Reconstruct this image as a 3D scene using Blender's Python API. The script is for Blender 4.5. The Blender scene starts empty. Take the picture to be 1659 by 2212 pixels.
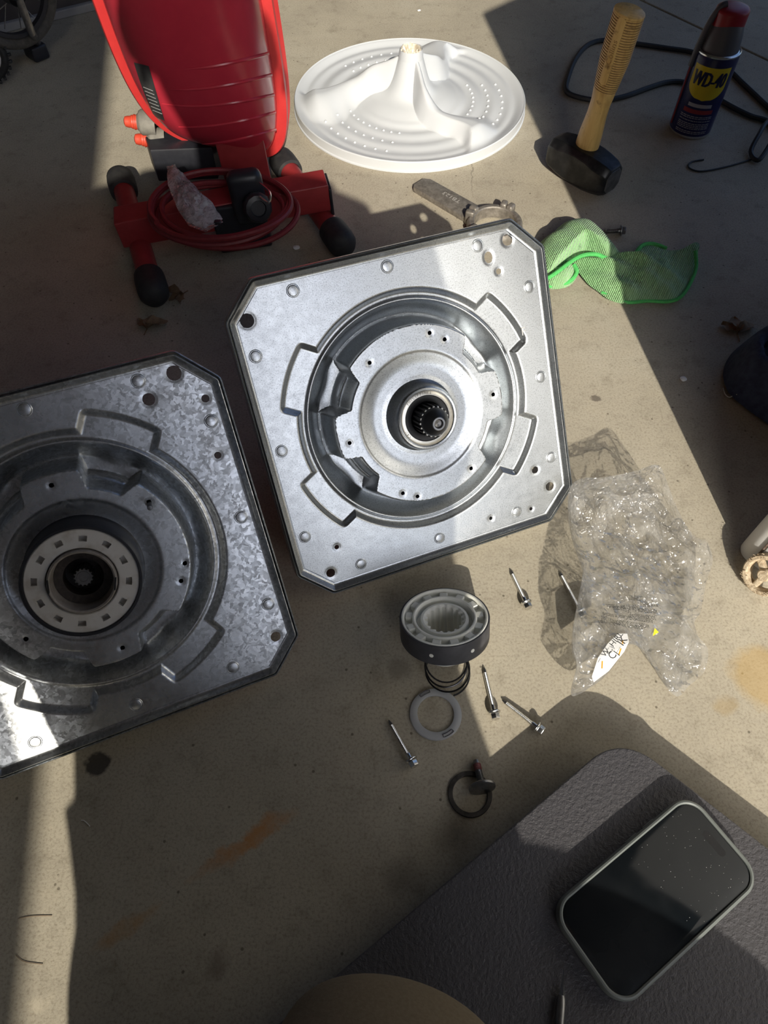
import bpy, bmesh, math, random
import numpy as np
from mathutils import Vector, Matrix, noise
PI = math.pi
SC = bpy.context.scene
COL = SC.collection

# ------------------------------------------------------------------ camera
PITCH = math.radians(58.0)
CAM_H = 0.645
F_PX, W_PX, H_PX = 1534.0, 1659.0, 2212.0
cam_d = bpy.data.cameras.new('camera')
cam_d.sensor_fit = 'HORIZONTAL'
cam_d.sensor_width = 36.0
cam_d.lens = F_PX / W_PX * 36.0
cam_d.clip_start = 0.01
cam_d.clip_end = 200
cam = bpy.data.objects.new('camera', cam_d)
cam.location = (0, 0, CAM_H)
cam.rotation_euler = (PI / 2 - PITCH, 0, 0)
COL.objects.link(cam)
SC.camera = cam

# ------------------------------------------------------------------ sky, sun, exposure
SUN = Vector((0.128, -0.83, 0.537)).normalized()
SUN_STRENGTH = 5.0
SKY_STRENGTH = 0.165
w = bpy.data.worlds.new('sky')
SC.world = w
w.use_nodes = True
wn = w.node_tree.nodes
bg = wn['Background']
sky = wn.new('ShaderNodeTexSky')
sky.sky_type = 'NISHITA'
sky.sun_disc = False
sky.sun_elevation = math.asin(SUN.z)
sky.sun_rotation = math.atan2(SUN.x, SUN.y)
sky.dust_density = 4.5
sky.ozone_density = 2.0
hue = wn.new('ShaderNodeMix'); hue.data_type = 'RGBA'; hue.blend_type = 'MULTIPLY'
hue.inputs[0].default_value = 1.0
hue.inputs[7].default_value = (0.86, 0.97, 1.14, 1)          # a cooler, hazy morning sky
w.node_tree.links.new(sky.outputs[0], hue.inputs[6])
w.node_tree.links.new(hue.outputs[2], bg.inputs['Color'])
bg.inputs['Strength'].default_value = SKY_STRENGTH
sd = bpy.data.lights.new('sun', 'SUN')
sd.energy = SUN_STRENGTH
sd.angle = math.radians(0.53)
sd.color = (1.0, 0.93, 0.80)
sun = bpy.data.objects.new('sun', sd)
sun.rotation_euler = SUN.to_track_quat('Z', 'Y').to_euler()
sun.location = SUN * 10
COL.objects.link(sun)
SC.view_settings.view_transform = 'Standard'
SC.view_settings.look = 'None'
SC.view_settings.exposure = 0.0
SC.view_settings.gamma = 1.0
SC.view_settings.use_curve_mapping = False
try:
    SC.cycles.transparent_max_bounces = 24
    SC.cycles.max_bounces = 10
except Exception:
    pass

# ------------------------------------------------------------------ helpers
_cp, _sp = math.cos(PITCH), math.sin(PITCH)
def ray(u, v):
    x, y = (u - W_PX / 2) / F_PX, -(v - H_PX / 2) / F_PX
    return Vector((x, y * _sp + _cp, y * _cp - _sp))
def F(u, v, z=0.0):
    """world point at height z that the photograph shows at pixel (u, v)"""
    d = ray(u, v)
    return Vector((0, 0, CAM_H)) + d * ((z - CAM_H) / d.z)
def FY(u, v, y):
    """world point at distance y that the photograph shows at pixel (u, v)"""
    d = ray(u, v)
    return Vector((0, 0, CAM_H)) + d * (y / d.y)

def mesh_np(name, V, faces):
    me = bpy.data.meshes.new(name)
    me.from_pydata([tuple(p) for p in V], [], [tuple(f) for f in faces])
    me.update()
    return me
def link(name, me, mat=None, parent=None, smooth=True, loc=None, rot=None, mw=None):
    o = bpy.data.objects.new(name, me)
    COL.objects.link(o)
    if parent is not None:
        o.parent = parent
    if mat is not None:
        mats = mat if isinstance(mat, (list, tuple)) else [mat]
        for m in mats:
            me.materials.append(m)
    if smooth and me is not None:
        me.polygons.foreach_set('use_smooth', [True] * len(me.polygons))
        try:
            me.set_sharp_from_angle(angle=math.radians(38))
        except Exception:
            pass
    if loc is not None: o.location = loc
    if rot is not None: o.rotation_euler = rot
    if mw is not None: o.matrix_local = mw
    return o
def empty(name, loc=(0, 0, 0), mw=None):
    o = bpy.data.objects.new(name, None)
    o.empty_display_size = 0.02
    COL.objects.link(o)
    if mw is not None: o.matrix_world = mw
    else: o.location = loc
    return o
def tag(o, label, cat, group=None):
    o['label'] = label
    o['category'] = cat
    if group: o['group'] = group
    return o
def struct(o):
    o['kind'] = 'structure'
    return o
def frame(origin, x, z):
    """matrix with local z along z and local x close to x"""
    z = Vector(z).normalized(); x = Vector(x)
    y = z.cross(x).normalized(); x = y.cross(z)
    m = Matrix.Identity(4)
    for i in range(3):
        m[i][0], m[i][1], m[i][2], m[i][3] = x[i], y[i], z[i], origin[i]
    return m

class MB:
    def __init__(s): s.v = []; s.f = []
    def add(s, V, Fs):
        n = len(s.v); s.v += [tuple(p) for p in V]; s.f += [tuple(i + n for i in f) for f in Fs]; return s
    def lathe(s, prof, seg=64, closed=False, mw=None, ang=2 * PI):
        V = []; Fs = []
        n = len(prof)
        for i in range(seg):
            a = ang * i / seg
            c, q = math.cos(a), math.sin(a)
            for r, z in prof:
                p = Vector((r * c, r * q, z))
                V.append(mw @ p if mw else p)
        for i in range(seg):
            j = (i + 1) % seg
            for k in range(n if closed else n - 1):
                l = (k + 1) % n
                Fs.append((i * n + k, j * n + k, j * n + l, i * n + l))
        if not closed:
            if prof[0][0] > 1e-7 and False: pass
        return s.add(V, Fs)
    def box(s, c, size, bev=0.0, mw=None):
        bm = bmesh.new()
        bmesh.ops.create_cube(bm, size=1.0)
        for v in bm.verts:
            v.co = Vector((v.co.x * size[0], v.co.y * size[1], v.co.z * size[2]))
        if bev > 0:
            bmesh.ops.bevel(bm, geom=bm.edges[:], offset=bev, segments=3, profile=0.5, affect='EDGES')
        V = []
        for v in bm.verts:
            p = v.co + Vector(c)
            V.append(mw @ p if mw else p)
        bm.verts.index_update()
        Fs = [[v.index for v in f.verts] for f in bm.faces]
        bm.free()
        return s.add(V, Fs)
    def prism(s, outline, z0, z1, bev=0.0, mw=None, holes=None, seg=2):
        bm = bmesh.new()
        vs = [bm.verts.new((p[0], p[1], z0)) for p in outline]
        f = bm.faces.new(vs)
        r = bmesh.ops.extrude_face_region(bm, geom=[f])
        for g in r['geom']:
            if isinstance(g, bmesh.types.BMVert): g.co.z = z1
        bmesh.ops.recalc_face_normals(bm, faces=bm.faces[:])
        if bev > 0:
            ed = [e for e in bm.edges if abs(e.verts[0].co.z - e.verts[1].co.z) < 1e-9]
            bmesh.ops.bevel(bm, geom=ed, offset=bev, segments=seg, profile=0.5, affect='EDGES')
        bm.verts.index_update()
        V = [(mw @ v.co) if mw else v.co.copy() for v in bm.verts]
        Fs = [[v.index for v in f.verts] for f in bm.faces]
        bm.free()
        return s.add(V, Fs)
    def tube(s, pts, r, seg=10, closed=False, cap=True):
        P = [Vector(p) for p in pts]; n = len(P)
        R = r if isinstance(r, (list, tuple)) else [r] * n
        V = []; Fs = []
        prev = None
        for i in range(n):
            a = P[(i - 1) % n] if (closed or i > 0) else P[i]
            b = P[(i + 1) % n] if (closed or i < n - 1) else P[i]
            t = (b - a).normalized()
            if prev is None:
                up = Vector((0, 0, 1)) if abs(t.z) < 0.9 else Vector((1, 0, 0))
                x = t.cross(up).normalized()
            else:
                x = (prev - t * prev.dot(t)).normalized()
            prev = x
            y = t.cross(x)
            for k in range(seg):
                an = 2 * PI * k / seg
                V.append(P[i] + (x * math.cos(an) + y * math.sin(an)) * R[i])
        m = n if closed else n - 1
        for i in range(m):
            j = (i + 1) % n
            for k in range(seg):
                l = (k + 1) % seg
                Fs.append((i * seg + k, i * seg + l, j * seg + l, j * seg + k))
        if cap and not closed:
            Fs.append(tuple(range(seg))[::-1])
            Fs.append(tuple((n - 1) * seg + k for k in range(seg)))
        return s.add(V, Fs)
    def build(s, name, mat=None, parent=None, smooth=True, **k):
        me = mesh_np(name, s.v, s.f)
        bm = bmesh.new(); bm.from_mesh(me)
        bmesh.ops.recalc_face_normals(bm, faces=bm.faces[:])
        bm.to_mesh(me); bm.free()
        return link(name, me, mat, parent, smooth, **k)

def spline(pts, n=8, closed=False):
    P = [Vector(p) for p in pts]; m = len(P); out = []
    rng = range(m if closed else m - 1)
    for i in rng:
        if closed:
            a, b, c, d = P[(i - 1) % m], P[i], P[(i + 1) % m], P[(i + 2) % m]
        else:
            a, b, c, d = P[max(i - 1, 0)], P[i], P[i + 1], P[min(i + 2, m - 1)]
        for k in range(n):
            t = k / n
            out.append(0.5 * ((2 * b) + (c - a) * t + (2 * a - 5 * b + 4 * c - d) * t * t + (3 * b - a - 3 * c + d) * t ** 3))
    if not closed: out.append(P[-1])
    return out
def catmull2(pts, n=6): return spline([(p[0], p[1], 0) for p in pts], n, True)

def text_geo(body, size, align='CENTER'):
    cu = bpy.data.curves.new('t', 'FONT')
    cu.body = body; cu.size = size; cu.align_x = align; cu.align_y = 'CENTER'; cu.resolution_u = 2
    cu.extrude = 0
    o = bpy.data.objects.new('t', cu)
    COL.objects.link(o)
    dg = bpy.context.evaluated_depsgraph_get()
    me = bpy.data.meshes.new_from_object(o.evaluated_get(dg))
    V = [v.co.copy() for v in me.vertices]; Fs = [tuple(p.vertices) for p in me.polygons]
    bpy.data.objects.remove(o); bpy.data.curves.remove(cu); bpy.data.meshes.remove(me)
    return V, Fs

# ------------------------------------------------------------------ materials
def mat(name, col, rough=0.5, metal=0.0, **k):
    m = bpy.data.materials.new(name); m.use_nodes = True
    b = m.node_tree.nodes['Principled BSDF']
    b.inputs['Base Color'].default_value = (*col, 1)
    b.inputs['Roughness'].default_value = rough
    b.inputs['Metallic'].default_value = metal
    for kk, vv in k.items():
        b.inputs[kk.replace('_', ' ')].default_value = vv
    return m
def nd(m, t, **k):
    n = m.node_tree.nodes.new(t)
    for a, b in k.items():
        if a in n.inputs: n.inputs[a].default_value = b
        else: setattr(n, a, b)
    return n
def lk(m, a, b): m.node_tree.links.new(a, b)
def pr(m): return m.node_tree.nodes['Principled BSDF']
def coord(m, kind='Object'):
    return nd(m, 'ShaderNodeTexCoord').outputs[kind]
def noise_tex(m, scale, detail=4, rough=0.55, vec=None, dist=0.0):
    n = nd(m, 'ShaderNodeTexNoise')
    n.inputs['Scale'].default_value = scale; n.inputs['Detail'].default_value = detail
    n.inputs['Roughness'].default_value = rough; n.inputs['Distortion'].default_value = dist
    if vec is not None: lk(m, vec, n.inputs['Vector'])
    return n
def ramp(m, src, stops):
    r = nd(m, 'ShaderNodeValToRGB')
    el = r.color_ramp.elements
    while len(el) < len(stops): el.new(0.5)
    for e, (p, c) in zip(el, stops):
        e.position = p; e.color = (*c, 1) if len(c) == 3 else c
    lk(m, src, r.inputs[0])
    return r.outputs[0]
def mixc(m, fac, a, b, mode='MIX'):
    n = nd(m, 'ShaderNodeMix', data_type='RGBA', blend_type=mode)
    for sock, val in ((n.inputs[0], fac), (n.inputs[6], a), (n.inputs[7], b)):
        if hasattr(val, 'is_linked') or hasattr(val, 'links'): lk(m, val, sock)
        elif isinstance(val, (int, float)): sock.default_value = val
        else: sock.default_value = (*val, 1)
    return n.outputs[2]
def math_n(m, op, a, b=0.5, clamp=False):
    n = nd(m, 'ShaderNodeMath', operation=op, use_clamp=clamp)
    for i, v in enumerate((a, b)):
        if isinstance(v, (int, float)): n.inputs[i].default_value = v
        else: lk(m, v, n.inputs[i])
    return n.outputs[0]
def bump(m, src, strength=0.3, dist=0.001):
    b = nd(m, 'ShaderNodeBump')
    b.inputs['Strength'].default_value = strength; b.inputs['Distance'].default_value = dist
    lk(m, src, b.inputs['Height']); lk(m, b.outputs[0], pr(m).inputs['Normal'])
    return b
def grain(name, col, col2, scale, rough, metal=0.0, bstr=0.2, bdist=0.0005, lo=0.35, hi=0.65, detail=5):
    m = mat(name, col, rough, metal)
    n = noise_tex(m, scale, detail, 0.6, coord(m))
    lk(m, ramp(m, n.outputs[0], [(lo, col), (hi, col2)]), pr(m).inputs['Base Color'])
    if bstr: bump(m, n.outputs[0], bstr, bdist)
    return m

def concrete():
    m = mat('concrete', (0.4, 0.36, 0.29), 0.85)
    c = coord(m)
    big = noise_tex(m, 5, 6, 0.65, c)
    mid = noise_tex(m, 38, 6, 0.7, c)
    fine = noise_tex(m, 420, 3, 0.7, c)
    col = ramp(m, big.outputs[0], [(0.3, (0.355, 0.315, 0.245)), (0.55, (0.43, 0.385, 0.30)), (0.75, (0.47, 0.43, 0.345))])
    mm = ramp(m, mid.outputs[0], [(0.30, (0.62, 0.6, 0.56)), (0.47, (1, 1, 1)), (0.72, (1.06, 1.05, 1.02))])
    col = mixc(m, 0.55, col, mm, 'MULTIPLY')
    ff = ramp(m, fine.outputs[0], [(0.34, (0.62, 0.6, 0.55)), (0.5, (1, 1, 1)), (0.7, (1.12, 1.12, 1.1))])
    col = mixc(m, 0.65, col, ff, 'MULTIPLY')
    v = nd(m, 'ShaderNodeTexVoronoi'); v.inputs['Scale'].default_value = 55; lk(m, c, v.inputs['Vector'])
    pits = ramp(m, v.outputs['Distance'], [(0.05, (0.25, 0.23, 0.2)), (0.085, (1, 1, 1))])
    col = mixc(m, 0.75, col, pits, 'MULTIPLY')
    # wandering coordinate for irregular stain outlines
    wob = noise_tex(m, 30, 4, 0.6, c)
    sub = nd(m, 'ShaderNodeVectorMath', operation='SUBTRACT'); lk(m, wob.outputs['Color'], sub.inputs[0]); sub.inputs[1].default_value = (0.5, 0.5, 0.5)
    scl = nd(m, 'ShaderNodeVectorMath', operation='SCALE'); lk(m, sub.outputs[0], scl.inputs[0]); scl.inputs['Scale'].default_value = 0.03
    add = nd(m, 'ShaderNodeVectorMath', operation='ADD'); lk(m, c, add.inputs[0]); lk(m, scl.outputs[0], add.inputs[1])
    wc = add.outputs[0]
    def blob(p, r, soft, sx=1.0, sy=1.0, rot=0.0):
        mp = nd(m, 'ShaderNodeMapping', vector_type='TEXTURE'); lk(m, wc, mp.inputs[0])
        mp.inputs['Location'].default_value = (p.x, p.y, 0); mp.inputs['Scale'].default_value = (r * sx, r * sy, 1)
        mp.inputs['Rotation'].default_value = (0, 0, rot)
        g = nd(m, 'ShaderNodeVectorMath', operation='LENGTH'); lk(m, mp.outputs[0], g.inputs[0])
        return ramp(m, g.outputs['Value'], [(max(0.0, 1 - soft), (1, 1, 1)), (1.0, (0, 0, 0))])
    stains = [((208, 1648), 0.011, 0.25, 1, 1, 0, (0.05, 0.045, 0.04), 0.92),
              ((1655, 1465), 0.036, 0.35, 1, 1, 0, (0.45, 0.30, 0.10), 0.55),
              ((1568, 1520), 0.012, 0.5, 1, 1, 0, (0.36, 0.25, 0.10), 0.4),
              ((862, 1450), 0.014, 0.5, 1, 1, 0, (0.2, 0.17, 0.13), 0.5),
              ((985, 1800), 0.022, 0.9, 1, 1, 0, (0.12, 0.1, 0.08), 0.6),
              ((870, 1895), 0.02, 0.9, 1, 1, 0, (0.13, 0.11, 0.09), 0.5),
              ((1290, 860), 0.006, 0.4, 1, 0.7, 0, (0.12, 0.1, 0.08), 0.8),
              ((470, 2080), 0.012, 0.6, 1, 1.1, 0, (0.16, 0.12, 0.09), 0.5),
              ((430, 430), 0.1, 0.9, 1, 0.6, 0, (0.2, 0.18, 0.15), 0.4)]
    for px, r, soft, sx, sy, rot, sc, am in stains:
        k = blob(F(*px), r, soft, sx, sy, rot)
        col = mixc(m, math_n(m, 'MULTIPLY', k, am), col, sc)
    # rubbed orange line, in three worn dashes
    for a, b, am, sc in (((640, 1740), (410, 1905), 0.75, (0.50, 0.21, 0.04)), ((345, 1950), (195, 2065), 0.5, (0.46, 0.24, 0.06)), ((60, 2180), (110, 2140), 0.55, (0.62, 0.55, 0.42))):
        A, B = F(*a), F(*b); d = B - A
        k = blob((A + B) / 2, 1.0, 0.55, d.length * 0.55, 0.0075, math.atan2(d.y, d.x))
        wear = ramp(m, mid.outputs[0], [(0.36, (0.35, 0.35, 0.35)), (0.6, (1, 1, 1))])
        col = mixc(m, math_n(m, 'MULTIPLY', math_n(m, 'MULTIPLY', k, am), wear), col, sc)
    # hairline shrinkage crack by the wrench
    A, B = F(1018, 340), F(1020, 420); d = B - A
    k = blob((A + B) / 2, 1.0, 0.4, d.length * 0.6, 0.0012, math.atan2(d.y, d.x))
    col = mixc(m, math_n(m, 'MULTIPLY', k, 0.5), col, (0.15, 0.13, 0.1))
    lk(m, col, pr(m).inputs['Base Color'])
    h = math_n(m, 'ADD', math_n(m, 'MULTIPLY', fine.outputs[0], 0.5), mid.outputs[0])
    bump(m, h, 0.35, 0.0012)
    return m

def zinc(name, spangle=False):
    m = mat(name, (0.6, 0.63, 0.66), 0.3, 1.0)
    c = coord(m)
    if spangle:
        v = nd(m, 'ShaderNodeTexVoronoi'); v.inputs['Scale'].default_value = 380
        wob = noise_tex(m, 90, 3, 0.6, c)
        mx = nd(m, 'ShaderNodeMix', data_type='VECTOR'); mx.inputs[0].default_value = 0.012
        lk(m, c, mx.inputs[4]); lk(m, wob.outputs['Color'], mx.inputs[5]); lk(m, mx.outputs[1], v.inputs['Vector'])
        bw = nd(m, 'ShaderNodeRGBToBW'); lk(m, v.outputs['Color'], bw.inputs[0])
        big = noise_tex(m, 22, 5, 0.6, c)
        col = ramp(m, bw.outputs[0], [(0.15, (0.46, 0.48, 0.50)), (0.8, (0.72, 0.75, 0.78))])
        dirt = ramp(m, big.outputs[0], [(0.35, (0.72, 0.70, 0.68)), (0.55, (1, 1, 1))])
        col = mixc(m, 0.8, col, dirt, 'MULTIPLY')
        lk(m, col, pr(m).inputs['Base Color'])
        rr = ramp(m, bw.outputs[0], [(0.1, (0.48,) * 3), (0.9, (0.30,) * 3)])
        lk(m, rr, pr(m).inputs['Roughness'])
        fine = noise_tex(m, 500, 3, 0.6, c)
        bump(m, fine.outputs[0], 0.12, 0.0003)
    else:
        fine = noise_tex(m, 900, 2, 0.6, c)
        mid = noise_tex(m, 120, 5, 0.7, c)
        col = ramp(m, fine.outputs[0], [(0.30, (0.34, 0.355, 0.37)), (0.46, (0.54, 0.565, 0.58)), (0.7, (0.60, 0.62, 0.64))])
        col = mixc(m, 0.35, col, ramp(m, mid.outputs[0], [(0.35, (0.8, 0.8, 0.82)), (0.6, (1, 1, 1))]), 'MULTIPLY')
        lk(m, col, pr(m).inputs['Base Color'])
        rr = ramp(m, mid.outputs[0], [(0.3, (0.38,) * 3), (0.7, (0.30,) * 3)])
        lk(m, rr, pr(m).inputs['Roughness'])
        bump(m, fine.outputs[0], 0.16, 0.0003)
    return m

def clear_film(name, tint=(0.97, 0.97, 0.96), white=0.10, gloss=0.5, rough=0.12, bscale=160):
    m = bpy.data.materials.new(name); m.use_nodes = True
    nt = m.node_tree; nt.nodes.remove(nt.nodes['Principled BSDF'])
    out = nt.nodes['Material Output']
    tr = nd(m, 'ShaderNodeBsdfTransparent'); tr.inputs[0].default_value = (*tint, 1)
    df = nd(m, 'ShaderNodeBsdfDiffuse'); df.inputs[0].default_value = (0.85, 0.86, 0.86, 1)
    tl = nd(m, 'ShaderNodeBsdfTranslucent'); tl.inputs[0].default_value = (0.85, 0.86, 0.86, 1)
    gl = nd(m, 'ShaderNodeBsdfGlossy'); gl.inputs['Roughness'].default_value = rough
    c = coord(m)
    wv = noise_tex(m, bscale * 0.4, 3, 0.6, c)
    mx_ = nd(m, 'ShaderNodeMix', data_type='VECTOR'); mx_.inputs[0].default_value = 0.03
    lk(m, c, mx_.inputs[4]); lk(m, wv.outputs['Color'], mx_.inputs[5])
    n1 = nd(m, 'ShaderNodeTexVoronoi'); n1.inputs['Scale'].default_value = bscale; lk(m, mx_.outputs[1], n1.inputs['Vector'])
    bp = nd(m, 'ShaderNodeBump'); bp.inputs['Strength'].default_value = 0.8; bp.inputs['Distance'].default_value = 0.006
    lk(m, n1.outputs['Distance'], bp.inputs['Height']); lk(m, bp.outputs[0], gl.inputs['Normal'])
    a = nd(m, 'ShaderNodeAddShader'); 
    mx0 = nd(m, 'ShaderNodeMixShader'); mx0.inputs[0].default_value = 0.5
    lk(m, df.outputs[0], mx0.inputs[1]); lk(m, tl.outputs[0], mx0.inputs[2])
    mx1 = nd(m, 'ShaderNodeMixShader')
    n2 = noise_tex(m, 26, 4, 0.6, c)
    lk(m, ramp(m, n2.outputs[0], [(0.40, (white * 0.45,) * 3), (0.65, (min(1, white * 1.8),) * 3)]), mx1.inputs[0])
    lk(m, tr.outputs[0], mx1.inputs[1]); lk(m, mx0.outputs[0], mx1.inputs[2])
    lw = nd(m, 'ShaderNodeLayerWeight'); lw.inputs[0].default_value = 0.20
    lk(m, bp.outputs[0], lw.inputs['Normal'])
    fac = math_n(m, 'MULTIPLY', math_n(m, 'ADD', lw.outputs['Fresnel'], 0.07), gloss * 0.9, True)
    mx2 = nd(m, 'ShaderNodeMixShader'); lk(m, fac, mx2.inputs[0])
    lk(m, mx1.outputs[0], mx2.inputs[1]); lk(m, gl.outputs[0], mx2.inputs[2])
    lk(m, mx2.outputs[0], out.inputs['Surface'])
    return m

M = {}
M['concrete'] = concrete()
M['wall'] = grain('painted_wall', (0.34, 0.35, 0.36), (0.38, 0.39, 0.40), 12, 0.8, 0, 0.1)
M['dim_wall'] = grain('low_bounce_board', (0.10, 0.095, 0.09), (0.13, 0.125, 0.12), 12, 0.85, 0, 0.1)  # unseen ceiling and front wall, kept dark to hold down bounced light
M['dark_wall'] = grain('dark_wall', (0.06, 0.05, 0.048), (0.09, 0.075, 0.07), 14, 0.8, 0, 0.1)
M['baseboard'] = grain('grey_trim', (0.30, 0.29, 0.28), (0.36, 0.35, 0.34), 20, 0.6, 0, 0.05)
M['zinc'] = zinc('bright_zinc_plate')
M['spangle'] = zinc('old_galvanised_plate', True)
M['steel'] = grain('bright_steel', (0.62, 0.62, 0.60), (0.75, 0.75, 0.73), 300, 0.22, 1, 0.08)
M['bearing'] = grain('satin_bearing_steel', (0.55, 0.53, 0.47), (0.66, 0.64, 0.58), 200, 0.3, 0.9, 0.05)
M['seal'] = mat('black_rubber_seal', (0.012, 0.012, 0.013), 0.45)
M['black_steel'] = grain('blackened_steel', (0.11, 0.11, 0.115), (0.17, 0.17, 0.175), 250, 0.30, 0.9, 0.1)
M['white_plastic'] = grain('ivory_nylon', (0.84, 0.84, 0.77), (0.88, 0.88, 0.82), 60, 0.42, 0, 0.03)
M['old_plastic'] = grain('stained_white_nylon', (0.52, 0.48, 0.43), (0.66, 0.64, 0.61), 70, 0.5, 0, 0.05, lo=0.3, hi=0.5)
M['tan_plastic'] = grain('brownish_nylon', (0.22, 0.19, 0.16), (0.34, 0.31, 0.28), 90, 0.5, 0, 0.05)
M['grime'] = grain('brown_grime', (0.02, 0.014, 0.011), (0.045, 0.032, 0.026), 300, 0.6, 0, 0.4, 0.001)
M['cam_band'] = grain('grey_black_band', (0.045, 0.045, 0.052), (0.06, 0.06, 0.068), 120, 0.5, 0, 0.04)
M['agitator'] = grain('white_gloss_plastic', (0.60, 0.62, 0.64), (0.63, 0.65, 0.67), 8, 0.28, 0, 0.0)
M['rust'] = grain('rusty_crust', (0.50, 0.42, 0.30), (0.85, 0.80, 0.70), 150, 0.8, 0, 0.6, 0.002)
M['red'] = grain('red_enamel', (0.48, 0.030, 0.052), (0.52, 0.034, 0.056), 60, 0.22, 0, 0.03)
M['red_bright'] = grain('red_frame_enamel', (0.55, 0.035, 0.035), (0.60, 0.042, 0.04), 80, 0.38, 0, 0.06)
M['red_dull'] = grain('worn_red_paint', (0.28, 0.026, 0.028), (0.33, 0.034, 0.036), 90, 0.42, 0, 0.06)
M['red_cord'] = grain('red_cord_jacket', (0.17, 0.016, 0.02), (0.22, 0.022, 0.026), 150, 0.5, 0, 0.1)
M['red_rubber'] = mat('red_rubber', (0.62, 0.07, 0.035), 0.5)
M['rubber'] = grain('black_rubber', (0.018, 0.018, 0.02), (0.035, 0.034, 0.033), 120, 0.65, 0, 0.15)
M['black_plastic'] = grain('black_plastic', (0.014, 0.015, 0.02), (0.022, 0.023, 0.029), 90, 0.42, 0, 0.05)
M['sticker'] = grain('dark_label_sticker', (0.03, 0.03, 0.032), (0.06, 0.06, 0.06), 60, 0.4, 0, 0)
M['sticker_print'] = mat('grey_label_print', (0.35, 0.35, 0.35), 0.5)
M['grey_collar'] = grain('dusty_grey_collar', (0.17, 0.16, 0.14), (0.26, 0.245, 0.21), 90, 0.7, 0, 0.1)
M['wood'] = mat('varnished_wood', (0.5, 0.3, 0.08), 0.4)
def wood():
    m = M['wood']; c = coord(m)
    mp = nd(m, 'ShaderNodeMapping'); mp.inputs['Scale'].default_value = (60, 60, 9); lk(m, c, mp.inputs[0])
    n = noise_tex(m, 2.0, 6, 0.65, mp.outputs[0], 1.0)
    n2 = noise_tex(m, 70, 4, 0.6, c)
    col = ramp(m, n.outputs[0], [(0.3, (0.44, 0.27, 0.085)), (0.55, (0.60, 0.40, 0.14)), (0.75, (0.66, 0.46, 0.18))])
    dirt = ramp(m, n2.outputs[0], [(0.28, (0.30, 0.26, 0.22)), (0.40, (1, 1, 1))])
    col = mixc(m, 0.85, col, dirt, 'MULTIPLY')
    lk(m, col, pr(m).inputs['Base Color']); bump(m, n.outputs[0], 0.1, 0.0005)
wood()
M['wood_groove'] = grain('dark_wood_groove', (0.20, 0.11, 0.03), (0.30, 0.17, 0.05), 200, 0.6, 0, 0.1)
M['hammer'] = grain('worn_black_steel', (0.016, 0.017, 0.019), (0.05, 0.05, 0.052), 45, 0.38, 0.55, 0.15, 0.001, 0.45, 0.75)
M['hammer_face'] = grain('rubbed_steel_face', (0.10, 0.10, 0.10), (0.22, 0.22, 0.22), 70, 0.4, 0.8, 0.15)
M['can_blue'] = mat('navy_can_paint', (0.012, 0.014, 0.085), 0.28)
M['can_yellow'] = mat('yellow_can_print', (0.72, 0.56, 0.02), 0.3)
M['can_ink'] = mat('navy_can_ink', (0.008, 0.009, 0.05), 0.3)
M['can_white'] = mat('pale_can_print', (0.42, 0.42, 0.46), 0.35)
M['can_redprint'] = mat('red_can_print', (0.30, 0.03, 0.04), 0.35)
M['can_cap'] = mat('red_cap_plastic', (0.33, 0.010, 0.02), 0.35)
M['can_nozzle'] = mat('grey_nozzle_plastic', (0.10, 0.10, 0.11), 0.4)
M['cord'] = grain('black_cord_jacket', (0.014, 0.015, 0.016), (0.025, 0.026, 0.026), 80, 0.55, 0, 0.1)
M['wrench'] = grain('dirty_cast_steel', (0.20, 0.18, 0.155), (0.34, 0.31, 0.27), 160, 0.5, 0.55, 0.4, 0.0008)
M['wrench_mark'] = mat('worn_bright_stamp', (0.62, 0.6, 0.55), 0.45, 0.3)
def cloth():
    m = mat('green_microfibre', (0.2, 0.6, 0.2), 0.95)
    c = coord(m)
    mp = nd(m, 'ShaderNodeMapping'); mp.inputs['Rotation'].default_value = (0, 0, 0.5); lk(m, c, mp.inputs[0])
    wv = nd(m, 'ShaderNodeTexWave'); wv.inputs['Scale'].default_value = 130; wv.inputs['Distortion'].default_value = 1.5; wv.inputs['Detail Scale'].default_value = 3; lk(m, mp.outputs[0], wv.inputs['Vector'])
    n = noise_tex(m, 330, 3, 0.6, c); n2 = noise_tex(m, 34, 4, 0.6, c)
    col = ramp(m, n2.outputs[0], [(0.27, (0.08, 0.17, 0.08)), (0.35, (0.26, 0.50, 0.22)), (0.7, (0.34, 0.60, 0.28))])
    lk(m, col, pr(m).inputs['Base Color'])
    h = math_n(m, 'ADD', math_n(m, 'MULTIPLY', wv.outputs['Color'], 0.5), n.outputs[0])
    bump(m, h, 1.0, 0.003)
    pr(m).inputs['Sheen Weight'].default_value = 0.3
    return m
M['cloth'] = cloth()
M['hem'] = grain('green_hem_stitching', (0.07, 0.42, 0.10), (0.10, 0.52, 0.13), 400, 0.9, 0, 0.6, 0.001)
M['denim'] = grain('dark_blue_fabric', (0.020, 0.028, 0.065), (0.045, 0.058, 0.11), 140, 0.9, 0, 0.5, 0.001)
M['denim_dark'] = grain('dark_blue_edging', (0.010, 0.013, 0.03), (0.018, 0.022, 0.045), 90, 0.9, 0, 0.3)  # darker blue of the zip edge
M['thread'] = mat('white_thread', (0.7, 0.7, 0.66), 0.8)
M['leaf'] = grain('dry_brown_leaf', (0.16, 0.10, 0.055), (0.28, 0.18, 0.10), 90, 0.85, 0, 0.4, 0.001)
M['dusty'] = grain('dusty_brown_crust', (0.36, 0.27, 0.17), (0.60, 0.50, 0.36), 220, 0.9, 0, 0.8, 0.002)
M['enamel'] = grain('white_enamel', (0.62, 0.61, 0.59), (0.68, 0.67, 0.65), 30, 0.4, 0, 0.03)
M['enamel_rust'] = grain('rust_seam', (0.10, 0.05, 0.03), (0.25, 0.2, 0.16), 200, 0.8, 0, 0.3)
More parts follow.
